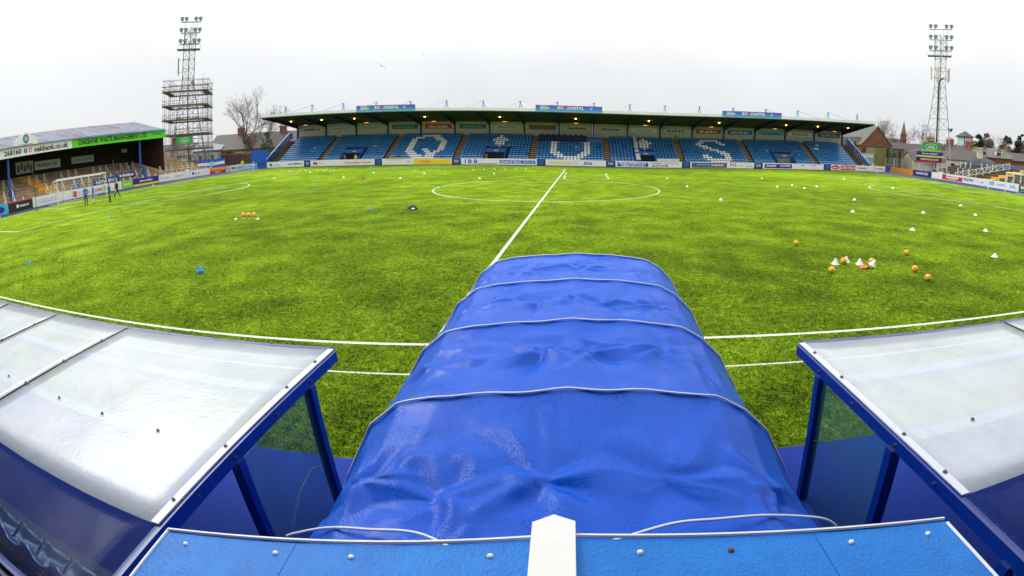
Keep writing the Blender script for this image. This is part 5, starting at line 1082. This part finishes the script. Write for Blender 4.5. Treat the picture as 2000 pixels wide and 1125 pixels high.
def leafy(label, c, H, R_, seed, m_, n=2600, name='evergreen_tree', conic=.3, ls=.28, trunk=True):
    rnd = random.Random(seed); t = thing(name, label, 'tree' if trunk else 'shrub', c); c = Vector(c); q = MB()
    z0 = H*.18 if trunk else 0
    lumps = []
    for i in range(34):
        u = rnd.random(); z = z0+(H-z0)*u; rr = R_*(1-conic*u)*math.sqrt(max(.12, 1-(2*u-.9)**2*.8)); a = rnd.uniform(0, 6.28); lumps.append((Vector((rr*.62*math.cos(a), rr*.62*math.sin(a), z)), rr*.55*rnd.uniform(.6, 1.1)))
    for i in range(n):
        l, r = rnd.choice(lumps); d = Vector((rnd.gauss(0, 1), rnd.gauss(0, 1), rnd.gauss(0, .9))).normalized(); p = c+l+d*r*rnd.uniform(.55, 1.05)
        a = Vector((rnd.gauss(0, 1), rnd.gauss(0, 1), rnd.gauss(0, 1))).normalized(); b = a.orthogonal().normalized(); s = ls*rnd.uniform(.6, 1.4)
        q.add([p-a*s*.5, p+b*s*.22, p+a*s*.5, p-b*s*.22], [(0, 1, 2, 3)])
    q.build('crown', m_, t)['kind'] = 'stuff'
    if trunk: MB().tube([c-Vector((0, 0, .2)), c+Vector((0, 0, H*.75))], H*.03, 6, H*.01).build('trunk', BARK, t)
    return t
LEAFD = mat('dark_evergreen', (.018, .045, .018), .8, var=.5, vscale=.7); LEAFM = mat('mid_green_leaves', (.07, .11, .02), .8, var=.5, vscale=.7); LEAFO = mat('ochre_green_leaves', (.12, .10, .035), .85, var=.5, vscale=.7); LEAFR = mat('russet_leaves', (.16, .06, .03), .85, var=.5, vscale=.8)
bare_tree('large bare tree rising left of the stand roof', (-76.3, 92, 0), 21, .55, 3, depth=6, trunk_r=.34)
bare_tree('bare tree half hidden behind the left end of the stand', (-68.0, 92, 0), 17, .5, 11, depth=6, trunk_r=.26)
bare_tree('russet bush-like small tree below the bare tree', (-66.0, 84.5, 0), 9.5, .5, 5, TWIGR, 6, trunk_r=.14)
leafy('small dark evergreen beside the stand end', (-62.4, 83.5, 0), 6.6, 1.6, 8, LEAFM, 1500, ls=.3)
leafy('brown hedge in front of the left stone house', (-76, 86, 0), 3.2, 2.6, 9, LEAFR, 1600, 'hedge', 0, .3, False)
for i, (x, y, hh) in enumerate(((-118, 112, 9.5), (-114.8, 112, 9.0))): leafy('small dark conifer on the skyline left of the scaffolding, %s' % ('left one', 'right one')[i], (x, y, 0), hh, 1.2, 20+i, LEAFD, 700, conic=.8, ls=.4)
bare_tree('round bare tree between the sandstone hall and the spire', (81.5, 103, 0), 17.5, .62, 21, depth=6, trunk_r=.28)
leafy('light green shrub peeping over the stand end left of the hall', (59.5, 90, 0), 7.2, 2.2, 31, LEAFM, 1300, 'shrub', .2, .35, False)
bare_tree('reddish bare tree right of the spire', (100.5, 122, 0), 15.5, .62, 41, TWIGR, 6, trunk_r=.25)
bare_tree('broad bare tree behind the right floodlight tower', (103.0, 112, 0), 17, .62, 43, TWIG, 6, trunk_r=.28)
bare_tree('small bare tree between chimneys and lantern tower', (113, 120, 0), 12.5, .6, 47, TWIG, 6, trunk_r=.2)
for i, (x, y, hh, r_2, m_, sd) in enumerate(((136, 130, 9.5, 3.4, LEAFO, 51), (143, 130, 11.2, 3.2, LEAFD, 52), (150, 132, 12.0, 3.6, LEAFO, 53), (157, 128, 11.6, 3.4, LEAFD, 54), (163, 126, 12.8, 3.4, LEAFD, 55), (169, 124, 15.6, 4.2, LEAFD, 56), (175, 122, 15.2, 4.2, LEAFD, 57))):
    leafy('%s on the far right skyline, %s from the left' % ('brownish tree' if m_ is LEAFO else 'dark evergreen tree', ORD[i]), (x, y, 0), hh*1.12, r_2*1.1, sd, m_, 5600, conic=.35, ls=.62)
bare_tree('bare tree among the evergreens on the far right skyline', (150.5, 124, 0), 18, .6, 61, TWIG, 6, trunk_r=.25)
bare_tree('thin bare tree nearer the right edge among the evergreens', (161, 120, 0), 17, .55, 63, TWIG, 6, trunk_r=.22)
hl = MB(); vs = []
for i in range(61):
    a = math.radians(-75+i*2.5); d = 900; hgt = 14+10*noise.noise(Vector((i*.17, 2, 1)))+6*noise.noise(Vector((i*.6, 5, 1)))+(6 if i > 45 else 0)
    vs += [(d*math.sin(a), d*math.cos(a), -2), (d*math.sin(a), d*math.cos(a), hgt), (1.25*d*math.sin(a), 1.25*d*math.cos(a), -2)]
fs = []
for i in range(60): fs += [(3*i, 3*i+3, 3*i+4, 3*i+1), (3*i+1, 3*i+4, 3*i+5, 3*i+2)]
tag(hl.add(vs, fs).build('hills', mat('distant_hill', (.09, .115, .10), .9, var=.4, vscale=.02)), kind='structure')

# ---------------------------------------------------------------- players' tunnel in the foreground
TN = thing('tunnel', 'extending players tunnel of wet wrinkled blue fabric on white-piped hoops', 'tunnel', (2.7, -4, 0))
PROF = [(-2.08, .05), (-1.95, .6), (-1.74, 1.2), (-1.52, 1.58), (-1.37, 1.83), (-1.15, 2.0), (-.88, 2.065), (-.45, 2.09), (0, 2.11), (.45, 2.08), (.80, 2.04), (1.04, 1.99), (1.24, 1.88), (1.43, 1.68), (1.62, 1.3), (1.84, .7), (2.0, .05)]
def prof(u):
    L = [0]
    for a, b in zip(PROF, PROF[1:]): L.append(L[-1]+math.hypot(b[0]-a[0], b[1]-a[1]))
    s = u*L[-1]
    for i in range(len(PROF)-1):
        if s <= L[i+1]+1e-9:
            f = (s-L[i])/(L[i+1]-L[i]); a, b = PROF[i], PROF[i+1]; return Vector((a[0]+(b[0]-a[0])*f, a[1]+(b[1]-a[1])*f))
    return Vector(PROF[-1])
HOOP = [-1.60, -2.90, -4.19, -5.44, -6.86]
def ridge(p):
    return 1-abs(noise.noise(p))*2.2
NU, NV = 260, 100
def make_folds(k):
    """sharp creases radiating from the points where the slack cloth gathers between two hoops"""
    rnd = random.Random(30+k*7); F = []
    Ls = HOOP[k]-HOOP[k+1]; nodes = [(x+rnd.uniform(-.15, .15), rnd.uniform(.44, .60)) for x in ((-1.15, -.45, .25, .95) if k < 3 else (-1.2, -.55, -.1, .45, 1.05))]
    for i, (x, t) in enumerate(nodes):
        n = rnd.choice((5, 6, 7)); a0 = rnd.uniform(0, 6.28)
        for j in range(n):
            a = a0+6.283*j/n+rnd.uniform(-.3, .3); L = rnd.uniform(.22, .62)
            F.append((x, t*Ls, x+L*math.cos(a), t*Ls+L*math.sin(a)*.8, rnd.choice((1, -.8))*rnd.uniform(.035, .07), rnd.uniform(.07, .16)))
        if i: q = nodes[i-1]; F.append((q[0], q[1]*Ls, x, t*Ls, rnd.uniform(.04, .06), rnd.uniform(.09, .15)))
    for i in range(12):
        x, t = rnd.uniform(-1.5, 1.5), rnd.uniform(.1, .9); a = rnd.uniform(-.6, .6)+rnd.choice((0, 1.57)); L = rnd.uniform(.3, .8)
        F.append((x, t*Ls, x+L*math.cos(a), t*Ls+L*math.sin(a), rnd.choice((1, -1))*rnd.uniform(.015, .035), rnd.uniform(.10, .26)))
    for i in range(6):
        x, t = rnd.choice(nodes); xe = rnd.uniform(-1.3, 1.3); F.append((x, t*Ls, xe, rnd.choice((.02, .96))*Ls, rnd.choice((1, 1, -.8))*rnd.uniform(.03, .05), rnd.uniform(.12, .24)))
    return F
def folds_at(F, x, y):
    hp = hn = 0
    for x0, y0, x1, y1, am, wd in F:
        dx, dy = x1-x0, y1-y0; L2 = dx*dx+dy*dy; u = ((x-x0)*dx+(y-y0)*dy)/L2
        if u < -.15 or u > 1.05: continue
        d = abs((x-x0)*dy-(y-y0)*dx)/math.sqrt(L2); w2 = wd*(.6+.9*max(0, u))
        if d < w2:
            h = am*(1-d/w2)*max(0, 1-max(0, u)**1.8)*(1 if u > 0 else max(0, 1+u/.15))
            if h > hp: hp = h
            elif h < hn: hn = h
    return hp+hn
UC = [prof(i/NU) for i in range(NU+1)]
for k in range(4):
    ya, yb = HOOP[k], HOOP[k+1]; q = MB(); q.smooth = True; vs = []; FOLD = make_folds(k)
    for j in range(NV+1):
        t = j/NV; y = ya+(yb-ya)*t; env = math.sin(math.pi*t)**.6
        for i in range(NU+1):
            a = UC[max(0, i-2)]; b = UC[min(NU, i+2)]; tg = (b-a).normalized(); nrm = Vector((-tg.y, tg.x)); p = UC[i]; w_ = Vector((p.x*1.0, y*1.0, p.y*1.0+k*7))
            top = max(0, min(1, (p.y-1.2)/.7))
            sag = -(.045 if k < 3 else .065)*env*(.15+.85*top)
            fold = folds_at(FOLD, p.x*1.06+.12*noise.noise(Vector((p.x*2, y*2, k))), t*(ya-yb)+.08*noise.noise(Vector((p.x*2.3, y*2.1, k+9))))
            roll = .022*noise.noise(Vector((p.x*.9, y*1.1, k*3.0)))+.010*noise.noise(Vector((p.x*2.6, y*2.2, k*3.0)))
            small = .003*noise.noise(w_*6.0)
            side = (1-top)*.025*noise.noise(Vector((p.x*.5, y*4.0, p.y*1.4)))
            dsp = sag+env*(fold+roll+small+side)
            bul = (.30*max(0, (t-.35)/.65)**1.6*max(0, 1-abs(p.y-1.0)/1.3) if k == 3 else 0)    # the last section spreads to the wall
            pp = p+nrm*dsp; sx = -1 if p.x < 0 else 1
            vs.append((2.7+pp.x+sx*bul*(1.55 if sx < 0 else 1.1), y, max(.02, pp.y-(.16*t*t if k == 3 else 0))))
    q.add(vs, [(j*(NU+1)+i, j*(NU+1)+i+1, (j+1)*(NU+1)+i+1, (j+1)*(NU+1)+i) for j in range(NV) for i in range(NU)])
    o = q.build('fabric_section', TARP, TN)
PIPE = mat('white_piping', (.78, .80, .82), .4)
for k, y in enumerate(HOOP[:-1]):
    o = MB().tube([(2.7+UC[i].x*1.004, y+.012*math.sin(i*.3), UC[i].y+.010) for i in range(0, NU+1, 2)], .008, 8).build('piping', PIPE, TN)
def spline(P, n=8):
    P = [Vector(p) for p in P]; out = []
    for i in range(len(P)-1):
        a, b, c, d = P[max(0, i-1)], P[i], P[i+1], P[min(len(P)-1, i+2)]
        for j in range(n):
            t = j/n; out.append(.5*((2*b)+(c-a)*t+(2*a-5*b+4*c-d)*t*t+(3*b-a-3*c+d)*t**3))
    return out+[P[-1]]
for pts in ([(1.13, -6.44, 1.68), (1.22, -6.46, 1.74), (1.47, -6.48, 1.85), (1.75, -6.55, 1.95), (2.06, -6.60, 2.00), (2.4, -6.8, 2.0)], [(2.9, -6.64, 2.0), (3.2, -6.55, 1.995), (3.43, -6.53, 1.975), (3.74, -6.47, 1.89), (4.08, -6.42, 1.75), (4.2, -6.42, 1.66)]):
    MB().tube(spline(pts), .0075, 8).build('piping', PIPE, TN)
for y in HOOP[:-1]: MB().tube([(2.7+UC[i].x*.975, y, UC[i].y*.985) for i in range(0, NU+1, 5)], .02, 6).build('hoop', STEEL, TN)

# ---------------------------------------------------------------- blue canopy board with white ridge strip (bottom of the picture)
CB_ = mat('sky_blue_board', (.0, .22, .74), .42, var=.30, vscale=5, bump=.35, bscale=70, spec=.3, c2=(.0, .15, .58))
CN = thing('tunnel_roof', 'bright blue boarded tunnel roof with white ridge strip at the bottom edge', 'roof', (2.7, -8, 2.2))
ZC, ZE = 2.47, 2.36
XL, XR, YFc = 1.16, 4.16, -7.06
def ctop(x):
    return ZC-(ZC-ZE)*abs(x-2.73)/1.5
for a, b in ((XL, 1.78), (1.783, 2.70), (2.703, 3.60), (3.603, XR)):
    yfa, yfb = YFc-.16*((a-2.73)/1.5)**2, YFc-.16*((b-2.73)/1.5)**2
    n = 8; q = MB(); vs = []
    for i in range(n+1):
        x = a+(b-a)*i/n; yf = YFc-.13*abs((x-2.73)/1.5)**2.0; vs += [(x, yf, ctop(x)-.03), (x, -10.5, ctop(x)-.03), (x, -10.5, ctop(x)), (x, yf, ctop(x))]
    fs = [(0, 1, 2, 3), tuple(4*n+i for i in (3, 2, 1, 0))]
    for i in range(n):
        for j in range(4): fs.append((4*i+j, 4*i+4+j, 4*i+4+(j+1) % 4, 4*i+(j+1) % 4))
    q.add(vs, fs).build('board', CB_, CN)
pts = [(x, YFc-.13*abs((x-2.73)/1.5)**2+.012, ctop(x)+.004) for x in [XL+(XR-XL)*i/24 for i in range(25)]]
MB().tube(pts, .0075, 6).build('edge_trim', PIPE, CN)
for s, xe in ((-1, XL), (1, XR)):
    MB().tube([(xe, YFc-.13, ctop(xe)+.002), (xe-s*.02, -9.0, ctop(xe)+.002)], .007, 6).build('edge_trim', PIPE, CN)
MB().prism([(2.632, YFc+.05, ZC-.02), (2.703, YFc+.085, ZC-.02), (2.775, YFc+.05, ZC-.02), (2.775, -10.4, ZC-.02), (2.632, -10.4, ZC-.02)], (0, 0, .05)).build('ridge_strip', mat('white_board', (.88, .88, .86), .55, var=.07, vscale=9), CN)
MB().box(XL+.05, XR-.05, YFc-.32, YFc-.28, .9, 2.2).build('front_beam', CB_, CN)
for i, x in enumerate((1.30, 1.72, 2.02, 2.50, 2.98, 3.28, 3.72, 4.04)):
    y = YFc-.13*abs((x-2.73)/1.5)**2-.06; MB().lathe([(.011, 0), (.011, .004), (.006, .009)], (x, y, ctop(x)), 10).build('rivet', PIPE if i != 5 else mat('rusty_bolt', (.16, .07, .03), .8), CN)
q = MB(); rnd = random.Random(4)
for i in range(46):
    a = rnd.uniform(0, 6.28); r = abs(rnd.gauss(0, .02)); x, y = 2.975+r*math.cos(a), -7.31+r*math.sin(a); s = rnd.uniform(.003, .007); q.hexa([(x-s, y-s*.5, ctop(x)-.001), (x+s, y-s, ctop(x)-.001), (x+s*.6, y+s, ctop(x)-.001), (x-s, y+s, ctop(x)-.001), (x-s, y-s*.5, ctop(x)+.004), (x+s, y-s, ctop(x)+.004), (x+s*.6, y+s, ctop(x)+.004), (x-s, y+s, ctop(x)+.004)])
q.build('rust_scab', mat('rust_scab_brown', (.06, .03, .02), .9), CN)['kind'] = 'stuff'
for s, lab in ((-1, 'left'), (1, 'right')):
    x0 = .05 if s < 0 else 5.0
    xa, xb = (.25, .98) if s < 0 else (4.36, 5.05)
    o = thing('white_ledge', 'white ledge cutting the bottom %s corner of the picture' % lab, 'ledge', (xa, -8.2, 2.1))
    MB().hexa([(xa, -8.02, 2.0), (xb, -8.02, 2.0), (xb, -9.8, 2.0), (xa, -9.8, 2.0), (xa, -8.02, 2.15), (xb, -8.02, 2.15), (xb, -9.8, 2.15), (xa, -9.8, 2.15)]).build('slab', WHITE, o)

# ---------------------------------------------------------------- the main stand the picture is taken from (its roof reaches out over the dugouts)
MS = thing('main_stand', 'main stand with dark roof rising behind the viewpoint', 'grandstand', (2.7, -18, 0))
MB().hexa([(-34, -6.7, 9.0), (40, -6.7, 9.0), (40, -27, 8.2), (-34, -27, 8.2), (-34, -6.7, 9.3), (40, -6.7, 9.3), (40, -27, 8.5), (-34, -27, 8.5)]).build('roof', mat('roof_underside', (.05, .05, .055), .8), MS)
MB().box(-34, 40, -27.3, -27.01, 0, 8.4).build('back_wall', mat('stand_back_wall', (.12, .12, .13), .8), MS)
for i in range(14): MB().box(-34, 40, -11.0-i*1.1, -9.91-i*1.1, 0, 1.6+i*.38).build('terrace_step', CONC, MS)
for x in (-22, -9, 14, 27): MB().box(x-.15, x+.15, -12.2, -11.9, 0, 8.6).build('column', BLUE, MS)

# ---------------------------------------------------------------- dugouts
ZD = 1.60
SEATD = mat('dugout_seat_plastic', (.06, .15, .42), .10, coat=1, var=.2)
def bolt_mesh():
    q = MB(); q.lathe([(.018, 0), (.018, .006), (.010, .006), (.010, .016), (.004, .018)], n=10); return q.mesh('bolt', mat('bolt_steel', (.16, .16, .16), .35, .8))
BOLT = bolt_mesh()
def dugout(label, xs, xe, seams, yf, yr, yb, s):
    """xs: side next to the tunnel, xe: far end; s: +1 right dugout, -1 left"""
    d = thing('dugout', label, 'dugout', ((xs+xe)/2, -5.5, 0))
    lo, hi = min(xs, xe), max(xs, xe); ed = sorted([lo]+list(seams)+[hi])
    zr = lambda y: ZD+.02*(y-yf)/(yb-yf)
    for a, b in zip(ed, ed[1:]):
        n = 12
        def pan(y0, y1, m_, nm, dz, ny):
            q = MB(); vs = []; 
            for j in range(ny+1):
                y = y0+(y1-y0)*j/ny
                for i in range(n+1):
                    x = a+.006+(b-a-.012)*i/n; wv = .006*noise.noise(Vector((x*1.3, y*1.3, dz*9))); vs += [(x, y, zr(y)+dz+wv)]
            q.smooth = True
            q.add(vs, [(j*(n+1)+i, j*(n+1)+i+1, (j+1)*(n+1)+i+1, (j+1)*(n+1)+i) for j in range(ny) for i in range(n)]); o = q.build(nm, m_, d); md = o.modifiers.new('thickness', 'SOLIDIFY'); md.thickness = .006
        pan(yf, yr, SKYSHEEN, 'roof_panel', .030, 10); pan(yr-.004, yb, CLEAR, 'rear_roof_panel', .030, 8)  # front part carries the painted sky sheen, rear part stays clear
    # frame
    for y in (yf+.06, -5.68, yb):
        hw_ = .03 if y != -5.68 else .07; MB().box(lo+.05, hi-.05, y-hw_, y+hw_, zr(y)-.05, zr(y)+.018).build('roof_rail', DUGBLUE if y != -5.68 else mat('pale_rail', (.80, .82, .86), .5), d)
    if True: MB().box(lo+.05, hi-.05, -4.76, -4.62, zr(-4.7)-.05, zr(-4.7)+.018).build('roof_rail', mat('pale_rail', (.55, .57, .62), .5), d)
    MB().bar((xs, yf-.02, zr(yf)-.03), (xs, yb, zr(yb)-.03), .06, .11).build('side_rail', DUGBLUE, d)
    MB().bar((xs-s*.012+s*.05, yf, zr(yf)+.038), (xs-s*.012+s*.05, yr, zr(yr)+.038), .07, .005).build('edge_strip', mat('clear_edge', (.62, .66, .74), .3), d)
    for a in ed[1:-1]: MB().bar((a, yf, zr(yf)+.035), (a, yb, zr(yb)+.035), .016, .012).build('seam', BLACK, d)
    for y in (-4.42, -5.66, -7.0): MB().box(xs-.05, xs+.05, y-.04, y+.04, 0, zr(y)-.085).build('post', DUGBLUE, d)
    for x in ed[1:]:
        if abs(x-xs) > .5:
            for y in (-4.42, yb+.1): MB().box(x-.04, x+.04, y-.04, y+.04, 0, zr(y)-.06).build('post', DUGBLUE, d)
    MB().box(xs-.006, xs+.006, -5.62, -4.46, .05, 1.49).build('side_glazing', SIDEGL, d)
    MB().box(lo, hi, yb-.08, yb-.02, 0, zr(yb)-.05).build('back_wall', DUGBLUE, d)
    MB().box(lo+.1, hi-.1, -7.05, -6.35, .012, .26).build('bench_plinth', DUGBLUE, d)
    # bolts
    for y in (yf+.03, -4.15, -4.7, -5.68, yr+.25): inst('bolt', BOLT, (xs+s*.05, y, zr(y)+.042), d)
    for y in (-4.42, -5.05, -5.7, -6.2): 
        o = inst('bolt', BOLT, (xs-s*.03, y, zr(y)-.03), d); o.rotation_euler = (0, -s*math.pi/2, 0)
    for a, b in zip(ed, ed[1:]):
        k = 4
        for i in range(1, k): 
            x = a+(b-a)*i/k; inst('bolt', BOLT, (x, yf+.05, zr(yf)+.036), d); inst('bolt', BOLT, (x, -5.68, zr(-5.68)+.036), d)
    for a in ed[1:-1]:
        for y in (yf+.05, -4.3, -5.0, -5.66, -6.3):
            for e in (-.03, .03): inst('bolt', BOLT, (a+e, y, zr(y)+.036), d)
    return d
def dug_seat():
    q = MB(); q.smooth = True; vs = []; fs = []; n = 10; pr_ = [(-.20, .46), (-.16, .43), (0, .41), (.14, .43), (.20, .52), (.24, .72), (.27, .86), (.28, .90)]
    for (y, z) in pr_:
        for i in range(n+1):
            u = i/n*2-1; vs.append((u*.23*(1-.12*max(0, (z-.8)*8)), y-.05*u*u*(1 if z > .5 else 0), z+.05*u**4+(.02 if abs(u) > .8 else 0)))
    for j in range(len(pr_)-1):
        for i in range(n): fs.append((j*(n+1)+i, j*(n+1)+i+1, (j+1)*(n+1)+i+1, (j+1)*(n+1)+i))
    q.add(vs, fs); me = q.mesh('dugout_seat', SEATD); return me
DS = dug_seat()
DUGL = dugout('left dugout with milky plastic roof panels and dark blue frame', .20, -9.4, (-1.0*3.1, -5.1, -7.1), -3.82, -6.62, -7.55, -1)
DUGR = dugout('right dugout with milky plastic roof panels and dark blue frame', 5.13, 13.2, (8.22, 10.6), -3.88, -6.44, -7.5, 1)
for dug, xs_ in ((DUGL, [-.35-.52*i for i in range(12)]), (DUGR, [5.65+.52*i for i in range(9)])):
    for i, x in enumerate(xs_):
        q = inst('seat', DS, (x, -6.85, .14), dug, math.pi); q.modifiers.new('t', 'SOLIDIFY').thickness = .02
        b = MB().box(-.04, .04, -.05, .05, .122, .41).build('bracket', DSTEEL, q, local=True)
# loose white cable by the left dugout and short one on the right
o = MB().tube([(.14, -4.47, .62), (.12, -4.62, .70), (.08, -4.85, .60), (.03, -5.10, .36), (.0, -5.25, .10), (-.02, -5.3, .02)], .008, 6).build('white_cable', WHITE, None, origin=(.14, -4.47, 0)); tag(o, 'thin white cable hanging in a curve at the left dugout side', 'cable')
o = MB().tube([(5.12, -4.46, .80), (5.22, -4.62, .86), (5.3, -4.85, .83), (5.36, -5.0, .76)], .006, 6).build('white_cable', STEEL, None, origin=(5.12, -4.46, 0)); tag(o, 'thin grey cable curving inside the right dugout side', 'cable')

# ---------------------------------------------------------------- two gulls
def gull(label, loc, rz, s):
    g = thing('gull', label, 'bird', loc); q = MB(); q.smooth = True; q.tube([(0, -.26, 0), (0, -.12, .02), (0, .08, .01), (0, .26, -.01)], .075, 8, .02)
    m_ = mat('gull_grey', (.35, .36, .38), .7); x = Vector(loc)
    b = q.build('body', m_, g, local=True)
    for k in (-1, 1): MB().add([(0, -.08, .03), (k*.32, -.14, .16), (k*.7, .05, .10), (k*.32, .05, .15), (0, .1, .03), (0, -.08, .0), (k*.32, -.14, .14), (k*.7, .05, .085), (k*.32, .05, .13), (0, .1, .0)], [(0, 1, 3, 4), (1, 2, 3), (5, 9, 8, 6), (6, 8, 7), (0, 5, 6, 1), (1, 6, 7, 2), (2, 7, 8, 3), (3, 8, 9, 4)]).build('wing', m_, g, local=True)
    g.rotation_euler = (.2, .5, rz); g.scale = (s, s, s)
gull('gull gliding in the sky above the left of the stand', (-30.5, 70, 16.2), .7, 1.35)
gull('small distant gull higher and right of the other', (-25.2, 76, 18.9), .2, .8)
flush_text()
